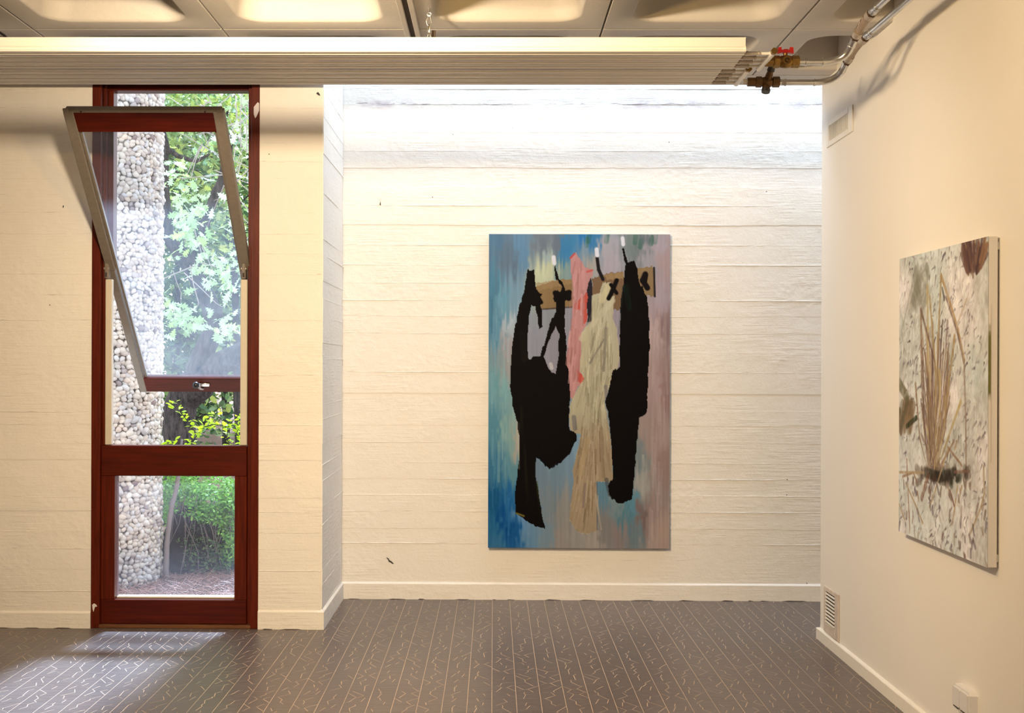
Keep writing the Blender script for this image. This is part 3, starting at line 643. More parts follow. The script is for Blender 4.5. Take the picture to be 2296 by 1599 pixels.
hx = -.015; hz = L0+.085
hd = MB().ball((hx-.02,-.075,hz+.03), .0235, 16, 10).build('handle_knob', M['black'], so, smooth=True, local=True)
MB().tube([(hx-.02,-.068,hz+.02),(hx-.005,-.045,hz-.03),(hx+.005,-.022,hz-.05)], [.007,.009,.010], 8).bbox(hx-.03,hx+.055,-.030,-.018,hz-.028,hz+.0,.004).build('handle_lever', M['steel'], so, smooth=True, local=True)
# torn paper scrap taped on the casing
b = MB(); q = [at(x, y, YF-.022) for x, y in ((569,240),(578,229),(581,232),(581,248),(575,262),(572,265),(569,256))]; b.add([p-Vector((0,.001,0)) for p in q]+[p for p in q], [tuple(range(7)),tuple(range(7,14))[::-1]]+[(k,(k+1)%7,7+(k+1)%7,7+k) for k in range(7)])
tag(b.build('tape_scrap', plain('masking tape', (.62,.58,.60), .7), loc=tuple(q[3])), 'torn scrap of pale masking tape stuck on the right edge of the red window frame', 'tape')
b = MB(); q = [at(x, y, YF-.014) for x, y in ((207,1356),(211,1353),(216,1356),(218,1360),(213,1361),(210,1372),(208,1366))]; b.add([p-Vector((0,.003,0)) for p in q]+q, [tuple(range(7)),tuple(range(7,14))[::-1]]+[(k,(k+1)%7,7+(k+1)%7,7+k) for k in range(7)])
b.build('plaster_smear', M['canvas'], wi)
# ---------------------------------------------------------------- ceiling radiant panel with its manifold
PX0, PX1 = -4.3, at(1672, 120, 5.27).x; PYF, PYB, PZ = 5.265, 5.885, 2.972
pr = empty('radiant_ceiling_panel', (PX1, PYF, PZ)); tag(pr, 'long cream radiant heating panel of ribbed metal hung under the waffle ceiling', 'radiator')
def prof(y0, y1, n):
    p = [(y0,.0)]; w_ = (y1-y0-.012)/n
    for i in range(n):
        c = y0+.006+w_*(i+.5)
        p += [(c-w_*.5,-.001),(c-w_*.36,-.001),(c-w_*.33,.001)]
        p += [(c-.013*math.cos(PI*k/8), .001-.005*math.sin(PI*k/8)) for k in range(9)]
        p += [(c+w_*.33,.001),(c+w_*.36,-.001)]
    return p+[(y1,0)]
YM = (PYF+PYB)/2+.006
def strip(name, y0, y1, x1, lipf, lipb):
    p = prof(y0, y1, 4)
    if lipf: p = [(y0+.020,.062),(y0+.018,.064),(y0,.064),(y0-.002,.060),(y0-.002,.024),(y0+.003,.019),(y0+.003,.013),(y0-.004,.008),(y0-.004,.002)]+p
    if lipb: p = p+[(y1,.03),(y1-.01,.03)]
    rows = [[(x, y, PZ+z) for y, z in p] for x in (PX0, x1)]; b = MB(); b.grid(rows)
    rows2 = [[(x, y, PZ+z+.0016) for y, z in (p if not lipf else p[9:])] for x in (PX0, x1)]; b.grid(rows2)
    return b.build(name, M['enamel'], pr, fix=False)
strip('front_plate', PYF, YM-.004, PX1, True, False); strip('rear_plate', YM+.004, PYB, PX1-.045, False, True)
MB().box(PX0, PX1-.05, PYF+.03, PYB-.01, PZ+.022, PZ+.030).build('insulation_back', M['enamel'], pr)
MB().box(PX1-.0016, PX1, PYF-.002, PYF+.02, PZ+.004, PZ+.064).build('end_cap', M['enamel'], pr)
wq = (YM-.004-PYF-.012)/4
ys = [PYF+.006+wq*(i+.5) for i in range(4)]+[YM+.004+.006+wq*(i+.5) for i in range(4)]
HX = PX1+.125
for i, y in enumerate(ys):
    x = PX1-(.045 if i > 3 else 0)
    f = MB().tube([(x-.02,y,PZ+.004),(x+.012,y,PZ+.004)], .008, 12).tube([(x+.010,y,PZ+.004),(x+.016,y,PZ+.004),(x+.017,y,PZ+.004),(x+.062,y,PZ+.004),(x+.063,y,PZ+.004),(x+.070,y,PZ+.004)], [.0112,.0112,.0090,.0090,.0112,.0112], 14).build('press_fitting', M['steel_dull'], pr, smooth=True)
    MB().tube([(x+.068,y,PZ+.004),(x+.09,y,PZ+.004),(HX-.0-(.045 if i > 3 else 0),y-.0,PZ+.004)], .0066, 10).build('tail_pipe', M['enamel'], pr, smooth=True)
for k, (ya, yb, hx) in enumerate(((ys[0]-.03, ys[3]+.06, HX), (ys[4]-.035, ys[7]+.035, HX-.045))):
    h = MB().tube([(hx,ya,PZ+.004),(hx,yb-.012,PZ+.004),(hx,yb,PZ+.004)], [.0135,.0135,.008], 16).build('header_pipe', M['enamel'], pr, smooth=True)
    MB().tube([(hx,ya-.016,PZ+.004),(hx,ya+.004,PZ+.004)], .0155, 6).build('hex_plug', M['brass'], h)
# ---------------------------------------------------------------- valves, steel pipes, braided hoses
def arc(a, c, b, n=7): return [Vector(a)*(1-t)**2+Vector(c)*2*t*(1-t)+Vector(b)*t*t for t in [i/n for i in range(n+1)]]
VY1 = 5.47; VZ = PZ+.008; p0 = at(1716,139,VY1).x; p1 = at(1791,139,VY1).x; L = p1-p0
v = empty('ball_valve', (p0, VY1, VZ)); tag(v, 'brass ball valve with a red butterfly handle beside the panel end', 'valve')
def X(t): return p0+L*t
MB().tube([(X(-.12),VY1,VZ),(X(.05),VY1,VZ)], .014, 12).build('inlet_stub', M['enamel'], v)
MB().tube([(X(0),VY1,VZ),(X(.24),VY1,VZ)], .0225, 8).build('union_nut', M['brass'], v); MB().tube([(X(.24),VY1,VZ),(X(.28),VY1,VZ),(X(.42),VY1,VZ)], [.028,.0285,.0275], 6).build('hex_nut', M['brass'], v)
MB().tube([(X(.42),VY1,VZ),(X(.46),VY1,VZ),(X(.6),VY1,VZ),(X(.74),VY1,VZ),(X(.78),VY1,VZ)], [.022,.027,.030,.027,.024], 16).build('valve_body', M['brass'], v, smooth=True)
MB().tube([(X(.78),VY1,VZ),(X(1),VY1,VZ)], .0275, 6).build('hex_nut', M['brass'], v)
bo = MB().tube([(X(.6),VY1-.024,VZ),(X(.6),VY1-.034,VZ)], .019, 14).build('inspection_cap', M['brass'], v); 
b = MB(); b.tube([(X(.6)+.009*math.cos(a),VY1-.036,VZ+.009*math.sin(a)) for a in [i*PI/5 for i in range(9)]], .0018, 6); b.build('retaining_ring', M['black'], bo)
MB().tube([(X(.6),VY1,VZ+.024),(X(.6),VY1,VZ+.044)], .010, 10).build('spindle', M['brass'], v)
b = MB(); zt = VZ+.040; xm = X(.6)
b.bbox(xm-.012,xm+.012,VY1-.012,VY1+.012,zt-.002,zt+.016,.003)
for s in (-1, 1):
    V = [(xm+s*.010,0,zt+.002),(xm+s*.022,0,zt-.001),(xm+s*.036,0,zt-.004),(xm+s*.034,0,zt+.024),(xm+s*.020,0,zt+.026),(xm+s*.019,0,zt+.014),(xm+s*.010,0,zt+.012)]
    n = len(V); b.add([(a,VY1-.009,c) for a,_,c in V]+[(a,VY1+.009,c) for a,_,c in V], [tuple(range(n)),tuple(range(n,2*n))[::-1]]+[(k,(k+1)%n,n+(k+1)%n,n+k) for k in range(n)])
tag(b.build('handle', M['red'], v), 'red butterfly handle')
VY2 = 5.86; q0 = at(1676,184,VY2).x; q1 = at(1746,184,VY2).x; L2 = q1-q0
def X2(t): return q0+L2*t
v2 = empty('lockshield_valve', (q0, VY2, VZ)); tag(v2, 'dark brass angle valve with a ribbed black cap above the recess wall', 'valve')
MB().tube([(X2(-.15),VY2,VZ),(X2(.05),VY2,VZ)], .014, 12).build('inlet_stub', M['enamel'], v2)
MB().tube([(X2(0),VY2,VZ),(X2(.27),VY2,VZ)], .022, 8).build('union_nut', M['brass_dark'], v2); MB().tube([(X2(.27),VY2,VZ),(X2(.45),VY2,VZ)], .0265, 6).build('hex_nut', M['brass_dark'], v2)
MB().tube([(X2(.42),VY2,VZ),(X2(.55),VY2,VZ),(X2(.72),VY2,VZ),(X2(.82),VY2,VZ)], [.020,.026,.026,.018], 14).build('valve_body', M['brass_dark'], v2, smooth=True)
MB().tube([(X2(.80),VY2,VZ),(X2(1.02),VY2,VZ)], .026, 6).build('hex_nut', M['brass_dark'], v2)
MB().tube([(X2(.62),VY2,VZ),(X2(.66),VY2-.03,VZ+.03),(X2(.68),VY2-.045,VZ+.045)], [.017,.017,.013], 10).build('bonnet', M['brass_dark'], v2, smooth=True)
MB().tube([(X2(.68),VY2-.042,VZ+.044),(X2(.70),VY2-.055,VZ+.062),(X2(.72),VY2-.068,VZ+.082),(X2(.75),VY2-.078,VZ+.105)], [.019,.016,.011,.006], 12).build('adjusting_cap', M['black'], v2)
MB().tube([(X2(.60),VY2,VZ-.01),(X2(.57),VY2-.012,VZ-.046)], [.019,.019], 12).build('drain_branch', M['brass_dark'], v2)
MB().tube([(X2(.575),VY2-.011,VZ-.040),(X2(.56),VY2-.014,VZ-.054)], [.022,.020], 12).build('drain_cap', M['black'], v2)
def press(b, a, c, r):   # ribbed socket
    a, c = Vector(a), Vector(c); b.tube([a, a.lerp(c,.12), a.lerp(c,.18), a.lerp(c,.82), a.lerp(c,.88), c], [r*1.22,r*1.22,r*1.06,r*1.06,r*1.22,r*1.22], 16)
def pipe_run(name, label, x0, Y, z0, r, xc, ea, eb, ha, hb, pe):
    o = empty(name, (x0, Y, z0)); tag(o, label, 'pipe')
    b = MB(); press(b, (x0-.012,Y,z0), (x0+.035,Y,z0), r); b.build('press_socket', M['steel'], o, smooth=True)
    MB().tube([(x0+.03,Y,z0),(xc,Y,z0)], r, 16).build('straight_pipe', M['steel'], o, smooth=True)
    b = MB(); b.tube([(xc-.004,Y,z0),(xc+.004,Y,z0)], r*1.25, 16); b.tube(arc((xc,Y,z0), ea, eb), r*1.1, 16); b.build('elbow', M['steel'], o, smooth=True)
    d = (Vector(ha)-Vector(eb)); b = MB(); press(b, eb, ha, r*1.02); b.build('press_socket', M['steel'], o, smooth=True)
    dd = Vector(hb)-Vector(ha); k = Vector(ha)+dd*.10
    MB().tube([ha, k], r*1.4, 6).build('hex_nut', M['brass_dark'], o)
    m1, m2 = Vector(ha)+dd*.08, Vector(hb)-dd*.08
    side = Vector((-.004,0,.006)); hp = [m1.lerp(m2, t)+side*math.sin(PI*t) for t in [i/12 for i in range(13)]]
    MB().tube(hp, r*1.22, 18).build('braided_hose', M['braid'], o, smooth='all')
    MB().tube([hp[0], hp[2]], r*1.42, 16).build('hose_ferrule', M['steel_dull'], o, smooth=True); MB().tube([hp[-3], hp[-1]], r*1.42, 16).build('hose_ferrule', M['steel_dull'], o, smooth=True)
    n = (Vector(pe)-Vector(hb)).normalized(); h = Vector(hb)
    MB().tube([h-dd*.08, h], r*1.4, 6).build('hex_nut', M['brass_dark'], o)
    b = MB(); press(b, h, h+n*.075, r*1.08); b.build('press_socket', M['steel'], o, smooth=True)
    MB().tube([h+n*.06, Vector(pe)], r, 16).build('rigid_pipe', M['steel'], o, smooth=True)
    return o
pipe_run('supply_pipe', 'upper galvanised pipe turning from the red handled valve toward the viewer', p1, VY1, VZ, .0155, at(1846,143,VY1).x,
         (1.60,5.475,VZ+.004), (1.603,5.41,3.035), (1.610,5.37,3.062), (1.625,5.17,3.122), (1.640,2.2,3.125))
pipe_run('return_pipe', 'lower galvanised pipe turning from the dark brass valve along the right wall', q1, VY2, VZ-.002, .0145, at(1826,187,VY2).x,
         (1.655,5.865,VZ-.002), (1.672,5.79,3.015), (1.680,5.74,3.045), (1.708,5.52,3.112), (1.742,2.2,3.122))
for i, (x, y) in enumerate(((1.640,4.83),(1.742,4.85))):
    b = MB(); b.tube([(x+.0205*math.cos(a),y,3.124+.0205*math.sin(a)) for a in [k*2*PI/12 for k in range(13)]], .0035, 6); b.tube([(x,y,3.145),(x,y,ZC+.02)], .004, 8)
    tag(b.build('pipe_clip', M['black'], loc=(x,y,3.124)), ['black hanging clip round the left of the two pipes under the ceiling','black hanging clip round the pipe nearest the right wall'][i], 'bracket', 'pipe clips')
# chain and strap carrying the panel
ch = empty('hanging_chain', (-.305,5.56,ZC)); tag(ch, 'thin steel chain hanging the panel from a ceiling hook', 'chain')
b = MB(); b.tube([(-.305,5.56,ZC+.01),(-.305,5.56,ZC-.02)], .006, 8); b.tube([(-.305+.009*math.sin(a),5.56,ZC-.027+.009*math.cos(a)) for a in [k*PI/4 for k in range(8)]], .003, 6); b.build('hook', M['steel'], ch)
zc = ZC-.030; k = 0
while zc > PZ+.03:
    b = MB(); l = .052; pts = []
    for j in range(17):
        a = 2*PI*j/16; u_ = .0105*math.sin(a)*(1.25 if math.cos(a) < 0 else .8); w_ = l/2*math.cos(a); pts.append((-.305+u_, 5.56, zc-l/2+w_) if k % 2 == 0 else (-.305+.002*math.sin(a), 5.56+u_, zc-l/2+w_))
    b.tube(pts, .0028, 6, cap=False); b.build('chain_link', M['steel'], ch, smooth='all'); zc -= l-.008; k += 1
b = MB(); b.bbox(-.296,-.276,5.60,5.606,PZ+.02,ZC-.09,.002); b.bbox(-.296,-.276,5.58,5.63,PZ+.02,PZ+.026,.002)
tag(b.build('hanger_strap', M['rust'], loc=(-.286,5.603,PZ+.03)), 'dark rusty metal hanger strap just right of the chain', 'bracket')
b = MB(); b.tube([at(-12,68,5.6), at(0,73,5.62), at(9,79,5.64), at(20,90,5.68)], .006, 8)
tag(b.build('black_cable', M['black'], loc=tuple(at(0,73,5.62))), 'short end of black cable at the top left corner behind the panel', 'cable')
# ---------------------------------------------------------------- wall grilles, socket
def wx(*a, b=.001): return MB().bbox(*a, b)
g = empty('air_grille', (XW, 6.655, 2.918)); tag(g, 'white air grille with upright slats high on the right wall', 'vent')
z0, z1, y0, y1 = 2.846, 2.990, 6.41, 6.902
b = MB(); o0, o1, w0, w1 = 6.483, 6.858, 2.876, 2.962
b.bbox(XW-.006,XW,y0,o0,z0,z1,.002); b.bbox(XW-.007,XW,o1,y1,z0,z1,.002); b.bbox(XW-.007,XW,o0,o1,z0,w0,.002); b.bbox(XW-.007,XW,o0,o1,w1,z1,.002); b.build('frame', M['enamel'], g)
MB().box(XW-.0015,XW-.0005,o0,o1,w0,w1).build('dark_back', plain('dark duct shade', (.16,.13,.10), .9), g)  # dark sheet painted in for the unlit depth behind the slats
for i in range(20):
    y = o0+(o1-o0)*(i+.5)/20; wx(XW-.0045,XW-.0018,y-.0042,y+.0042,w0,w1,b=.0005).build('slat', M['enamel'], g)
g = empty('louvre_vent', (XW, 6.775, .20)); tag(g, 'dirty white louvred vent low on the right wall above the baseboard', 'vent')
o0, o1, w0, w1 = 6.70, 6.885, .125, .305
dw = plain('grimy white enamel', (.60,.53,.47), .5, scale=14, var=.3)
b = MB(); z0, z1, y0, y1 = .072, .333, 6.632, 6.916
b.bbox(XW-.010,XW,y0,o0,z0,z1,.003); b.bbox(XW-.010,XW,o1,y1,z0,z1,.003); b.bbox(XW-.010,XW,o0,o1,z0,w0,.003); b.bbox(XW-.010,XW,o0,o1,w1,z1,.003); b.build('frame', dw, g)
MB().box(XW-.002,XW-.0008,o0,o1,w0,w1).build('dark_back', M['crack_shade'], g)  # dark sheet painted in as the shade between the louvres
for i in range(9):
    z = w0+(w1-w0)*(i+.5)/9
    MB().add([(XW-.0115,o0,z-.0015),(XW-.0115,o1,z-.0015),(XW-.004,o1,z+.003),(XW-.004,o0,z+.003),(XW-.0115,o0,z-.0045),(XW-.0115,o1,z-.0045),(XW-.004,o1,z+.000),(XW-.004,o0,z+.000)],[(0,1,2,3),(7,6,5,4),(0,4,5,1),(1,5,6,2),(2,6,7,3),(3,7,4,0)]).build('louvre', M['enamel'], g)
s = empty('wall_switch', (XW, 4.83, .26)); tag(s, 'white double rocker box on the right wall at the bottom corner', 'switch')
wp_ = plain('white plastic', (.74,.73,.73), .35, var=.03)
Msw = Matrix.Identity(4)
def box_oct(x0, x1, y0, y1, z0, z1, c):
    P = [(y0+c,z0),(y1-c,z0),(y1,z0+c),(y1,z1-c),(y1-c,z1),(y0+c,z1),(y0,z1-c),(y0,z0+c)]
    return MB().add([(x0,y,z) for y,z in P]+[(x1,y,z) for y,z in P], [tuple(range(8))[::-1],tuple(range(8,16))]+[(k,(k+1)%8,8+(k+1)%8,8+k) for k in range(8)])
box_oct(XW-.032, XW, 4.745, 4.915, .208, .306, .012).build('housing', wp_, s)
for y0, y1 in ((4.832,4.905),(4.754,4.828)): 
    rk = box_oct(XW-.040, XW-.031, y0, y1, .222, .297, .006).build('rocker', wp_, s)
    MB().box(XW-.0405,XW-.038,y0+.012,y1-.012,.2175,.2225).build('shadow_slot', M['crack_shade'], rk)  # dark strip painted in as the shade under the rocker edge
# ---------------------------------------------------------------- paintings
def canvas(img, P0, du, dv, name):      # colour grid at its real size
    H, W = img.shape[:2]; iu, iv = np.meshgrid(np.linspace(0,1,W+1), np.linspace(0,1,H+1))
    P0, du, dv = (np.array(p, float) for p in (P0, du, dv)); V = P0+iu[...,None]*du+iv[...,None]*dv
    idx = np.arange((W+1)*(H+1)).reshape(H+1, W+1); F = np.stack([idx[:-1,:-1],idx[1:,:-1],idx[1:,1:],idx[:-1,1:]], -1).reshape(-1,4)
    me = bpy.data.meshes.new(name); nv = V.size//3; nf = len(F)
    me.vertices.add(nv); me.vertices.foreach_set('co', V.reshape(-1).astype(np.float32))
    me.loops.add(nf*4); me.loops.foreach_set('vertex_index', F.reshape(-1).astype(np.int32))
    me.polygons.add(nf); me.polygons.foreach_set('loop_start', np.arange(0,nf*4,4,dtype=np.int32)); me.polygons.foreach_set('loop_total', np.full(nf,4,np.int32))
    me.update(); me.validate()
    at_ = me.color_attributes.new('paint', 'FLOAT_COLOR', 'POINT'); pad = np.pad(img, ((0,1),(0,1),(0,0)), 'edge'); lin = np.where(pad <= .04045, pad/12.92, ((pad+.055)/1.055)**2.4)
    at_.data.foreach_set('color', np.concatenate([lin, np.ones((H+1,W+1,1))], -1).reshape(-1).astype(np.float32))
    me.materials.append(M['paint']); return me
def gain(im, g):  # paint colours as the pigment would be under white light
    lin = np.where(im <= .04045, im/12.92, ((im+.055)/1.055)**2.4); lin = np.clip(lin*np.array(g), 0, .9); return np.where(lin <= .0031308, lin*12.92, 1.055*lin**(1/2.4)-.055)
A0, A1, B0, B1, AY = -.035, 1.188, .357, 2.478, 8.098
pa = empty('clothes_painting', ((A0+A1)/2, AY+.035, B0)); tag(pa, 'tall canvas of dark and pale clothes hanging on a hook rail against blue and pink', 'painting')
me = canvas(gain(painting_clothes(), G1), (A0-pa.location.x, AY-pa.location.y, B1-B0), (A1-A0,0,0), (0,0,B0-B1), 'painted_face')
o = bpy.data.objects.new('painted_face', me); COL.objects.link(o); o.parent = pa
MB().bbox(A0+.0005, A1-.0005, AY+.0008, AY+.036, B0+.0005, B1-.0005, .002).build('stretched_canvas', plain('canvas edge with blue paint', (.30,.33,.34), .7, scale=9, var=.6), pa)
RX = 1.868; Ya, Yb, Za, Zb = 4.548, 5.541, .835, 2.089
pb = empty('reeds_painting', (XW, (Ya+Yb)/2, Za)); tag(pb, 'tall canvas of dry brown reeds in a pale mottled ground on the right wall', 'painting')
me = canvas(gain(painting_reeds(), G2), (RX-pb.location.x, Yb-pb.location.y, Zb-Za), (0,Ya-Yb,0), (0,0,Za-Zb), 'painted_face')
o = bpy.data.objects.new('painted_face', me); COL.objects.link(o); o.parent = pb
MB().bbox(RX+.0008, RX+.036, Ya+.0005, Yb-.0005, Za+.0005, Zb-.0005, .002).build('stretched_canvas', M['canvas'], pb)
MB().box(RX+.001, RX+.010, Ya-.0015, Ya+.001, Za+.40, Za+1.0).build('paint_smear', M['canvas_green'], pb)
for z in (Za+.02, Zb-.05): MB().bbox(RX+.034, XW-.001, Ya+.006, Ya+.03, z, z+.03, .002).build('wall_spacer', M['canvas'], pb)
# ---------------------------------------------------------------- outside: pebble wall, ground, oak, shrubs
pw = empty('pebble_column', (-3.05, 9.32, -.12)); tag(pw, 'round outdoor column faced with pale river pebbles outside the window', 'column')
RC = Vector((-3.05, 9.32, 0)); RR = .425
b = MB(); b.tube([RC+Vector((0,0,-.12)), RC+Vector((0,0,4.6))], RR, 36); b.build('mortar_core', M['mortar'], pw)
import bmesh
def pebble_mesh(seed):
    bm = bmesh.new(); bmesh.ops.create_icosphere(bm, subdivisions=2, radius=1); r = random.Random(seed); k = [Vector((r.uniform(-1,1),r.uniform(-1,1),r.uniform(-1,1))) for _ in range(4)]
    for v_ in bm.verts: v_.co *= 1+sum(.07*math.sin(2.2*v_.co.dot(q)*2+i) for i, q in enumerate(k))
    for v_ in bm.verts: v_.co = Vector((v_.co.x*.031, v_.co.y*.021, v_.co.z*.0215))
    me = bpy.data.meshes.new('pebble'); bm.to_mesh(me); bm.free(); me.materials.append(M['pebble']); me.polygons.foreach_set('use_smooth', [True]*len(me.polygons)); return me
PM = [pebble_mesh(i) for i in range(9)]
PD = []
for me in PM:
    v_ = np.empty(len(me.vertices)*3, np.float32); me.vertices.foreach_get('co', v_); f_ = np.empty(len(me.polygons)*3, np.int32); me.polygons.foreach_get('vertices', f_); PD.append((v_.reshape(-1,3), f_.reshape(-1,3)))
pebs = []; z = -.10; row = 0
while z < 4.5:
    s_ = rng.uniform(0,.04)
    while s_ < 2*PI*RR-.02:
        a = s_/RR; nrm = Vector((math.sin(a),-math.cos(a),0)); p = RC+nrm*RR+Vector((0,0,z))
        sc = rng.uniform(.72, 1.22)
        p = p+nrm*rng.uniform(-.004,.016)+Vector((0,0,rng.uniform(-.009,.009)))
        ang = math.atan2(nrm.x, -nrm.y); E_ = Euler((rng.uniform(-.5,.5), rng.uniform(-1.0,1.0), ang+rng.uniform(-.7,.7)), 'XYZ')
        pebs.append((p, E_, sc, rng.randrange(9))); s_ += rng.uniform(.036,.052)
    z += .0315; row += 1
def pkey(t): p = t[0]; u = p.x*FPX/p.y+1107; return 0 if (238 < u < 375 and -.05 < p.z < 3.4 and p.y < 9.34 and p.x > -3.06) else 1
vis = [t for t in pebs if pkey(t) == 0]; rest = [t for t in pebs if pkey(t) == 1]
vis.sort(key=lambda t: (t[0]-Vector((0,0,1.6))).length-t[2]*.6)
for p, E_, sc, k in vis[:300]: inst('pebble', PM[k], pw, p, E_, (sc,)*3)
def bulk(name, mat, parts, parent, smooth=True):     # many small pieces joined, numpy
    Vs, Fs, n = [], [], 0
    for v_, f_ in parts: Vs.append(v_); Fs.append(f_+n); n += len(v_)
    V = np.concatenate(Vs); F = np.concatenate(Fs); me = bpy.data.meshes.new(name); k = F.shape[1]
    w0 = WL.get(parent.name, Vector()) if parent else Vector(); V = V-np.array(w0)
    me.vertices.add(len(V)); me.vertices.foreach_set('co', V.reshape(-1).astype(np.float32)); me.loops.add(F.size); me.loops.foreach_set('vertex_index', F.reshape(-1).astype(np.int32))
    me.polygons.add(len(F)); me.polygons.foreach_set('loop_start', np.arange(0,F.size,k,dtype=np.int32)); me.polygons.foreach_set('loop_total', np.full(len(F),k,np.int32)); me.update()
    me.materials.append(mat)
    if smooth: me.polygons.foreach_set('use_smooth', [True]*len(me.polygons))
    o = bpy.data.objects.new(name, me); COL.objects.link(o); o.parent = parent; WL[o.name] = Vector(w0); return o
parts = []
for p, E_, sc, k in vis[300:]+rest:
    m = np.array(E_.to_matrix()); parts.append((PD[k][0]*sc @ m.T+np.array(p), PD[k][1]))
tag(bulk('pebble_facing', M['pebble'], parts, pw), 'the rest of the pale river pebbles', kind='stuff')
# ground
def gz(x, y): return -.12+.015*math.sin(x*3+y*2)+(0 if y < 11.2 else (y-11.2)*.13)+.03*math.sin(x*1.3)*max(0,min(1,(y-9)/2))
rows = [[(x*.5-12, y, gz(x*.5-12, y)) for x in range(49)] for y in [YF+.36+i*.45 for i in range(50)]]
gr = MB().grid(rows).build('forest_ground', M['soil'], smooth='all'); gr['kind'] = 'structure'
# needles
parts = []; q = []
N = 5200; px_ = nrs.uniform(-3.2,-.8,N); py_ = nrs.uniform(8.4,9.9,N); L_ = nrs.uniform(.05,.13,N); an = nrs.uniform(0,2*PI,N); tl = nrs.uniform(-.25,.55,N)
hump = .05*np.exp(-((px_+2.2)**2+(py_-9.1)**2)/.2)
c = np.stack([px_, py_, -.115+.02*np.sin(px_*3+py_*2)+hump+nrs.uniform(0,.03,N)], -1); d = np.stack([np.cos(an)*np.cos(tl), np.sin(an)*np.cos(tl), np.sin(tl)], -1)*L_[:,None]; s_ = np.stack([-np.sin(an), np.cos(an), np.zeros(N)], -1)*.0026; up = np.array([0,0,.004])
V = np.stack([c-s_, c+s_, c+up, c+d-s_*.4, c+d+s_*.4, c+d+up*.5], 1).reshape(-1,3); base = (np.arange(N)*6)[:,None,None]
F = (base+np.array([[0,1,4,3],[1,2,5,4],[2,0,3,5]])[None]).reshape(-1,4)
nd = bulk('pine_needles', M['needle'], [(V, F)], None); tag(nd, 'reddish brown pine needles scattered over the ground outside', 'needles', kind='stuff')
# leaves
def leaf_mesh(name, mat, pts, sc, fold=.18):
    n = len(pts); V = [(0,0,0),(0,0,-.001*sc)]; 
    up = [(x*sc, y*sc, (abs(x)*fold-.15*y*y)*sc) for x, y in pts]
    mid = [(0, y*sc, -.15*y*y*sc) for x, y in pts if True]
    V = up+[(-x,y,z) for x,y,z in up]+mid; F = []
    for i in range(n-1): F.append((2*n+i, i, i+1, 2*n+i+1)); F.append((2*n+i+1, n+i+1, n+i, 2*n+i))
    return np.array(V, float), np.array(F)
OAK = [(.01,0),(.02,.14),(.15,.26),(.06,.32),(.27,.46),(.10,.52),(.36,.72),(.14,.74),(.22,.92),(.06,.90),(.01,1.0)]
SML = [(.01,0),(.16,.2),(.25,.5),(.20,.8),(.01,1.0)]
oakV, oakF = leaf_mesh('leaf', None, OAK, 1.); smV, smF = leaf_mesh('leaf', None, SML, 1.)
def np_mesh(name, V, F, mat, sc):
    me = bpy.data.meshes.new(name); me.from_pydata((V*sc).tolist(), [], F.tolist()); me.materials.append(mat); me.polygons.foreach_set('use_smooth', [True]*len(me.polygons)); return me
def scatter(pts, size, V, F, droop=.4, seed=1):
    rs = np.random.RandomState(seed); N = len(pts); P = np.array(pts); a = rs.uniform(0,2*PI,N); t_ = rs.normal(-droop,.5,N); ro = rs.normal(0,.7,N); S = size*rs.uniform(.65,1.25,N)
    ca, sa_, ct, st_ = np.cos(a), np.sin(a), np.cos(t_), np.sin(t_); Yx = np.stack([ca*ct, sa_*ct, st_], -1); Xx = np.stack([-sa_, ca, np.zeros(N)], -1); Zx = np.cross(Xx, Yx)
    cr, sr = np.cos(ro)[:,None], np.sin(ro)[:,None]; X2_, Z2_ = Xx*cr+Zx*sr, Zx*cr-Xx*sr
    W_ = (V[None,:,0,None]*X2_[:,None]+V[None,:,1,None]*Yx[:,None]+V[None,:,2,None]*Z2_[:,None])*S[:,None,None]+P[:,None]
    Fa = (F[None]+(np.arange(N)*len(V))[:,None,None]).reshape(-1,4); return W_.reshape(-1,3), Fa
def blob(c, r, N, seed, shell=.45):
    rs = np.random.RandomState(seed); v = rs.normal(size=(N,3)); v /= np.linalg.norm(v,axis=1)[:,None]; k = rs.uniform(shell**3,1,N)**(1/3); n = 1+.25*np.sin(v@np.array([5,3,7.])+seed)
    return np.array(c)+v*(k*n)[:,None]*np.array(r)
def limb(b, pts, rs_, n=12, wob=.0):
    P = [Vector(p) for p in pts]; out, rr = [], []
    for i in range(len(P)-1):
        for k in range(4):
            t = k/4; out.append(P[i].lerp(P[i+1], t)+Vector((rng.uniform(-1,1),rng.uniform(-1,1),0))*wob); rr.append((rs_[i]*(1-t)+rs_[i+1]*t)*(1+rng.uniform(-.05,.05)))
    out.append(P[-1]); rr.append(rs_[-1]); b.tube(out, rr, n); return b
OY = 12.0; k_ = OY/FPX
def A(px, py, Y=OY): return at(px, py, Y)
base = A(404, 1010); base.z = gz(base.x, OY)-.05
ok = empty('oak_tree', tuple(base)); tag(ok, 'old oak with a leaning dark trunk and broad pale green leaves outside the window', 'tree')
b = MB(); limb(b, [base, A(402,1000), A(400,930), A(415,885), A(440,850)], [.22,.18,.165,.17,.14], 16, .008); b.build('trunk', M['bark'], ok, smooth='all')
b = MB(); limb(b, [A(410,900), A(452,868,11.9), A(492,815,11.9), A(560,785,11.9), A(640,740,12)], [.14,.13,.12,.11,.10], 14, .01); b.build('limb', M['bark'], ok, smooth='all')
b = MB(); limb(b, [A(430,880), A(450,810), A(476,745), A(478,700), A(455,650), A(435,610), A(405,570), A(380,535), A(375,470)], [.13,.115,.10,.10,.085,.085,.08,.065,.05], 14, .008); b.build('limb', M['bark'], ok, smooth='all')
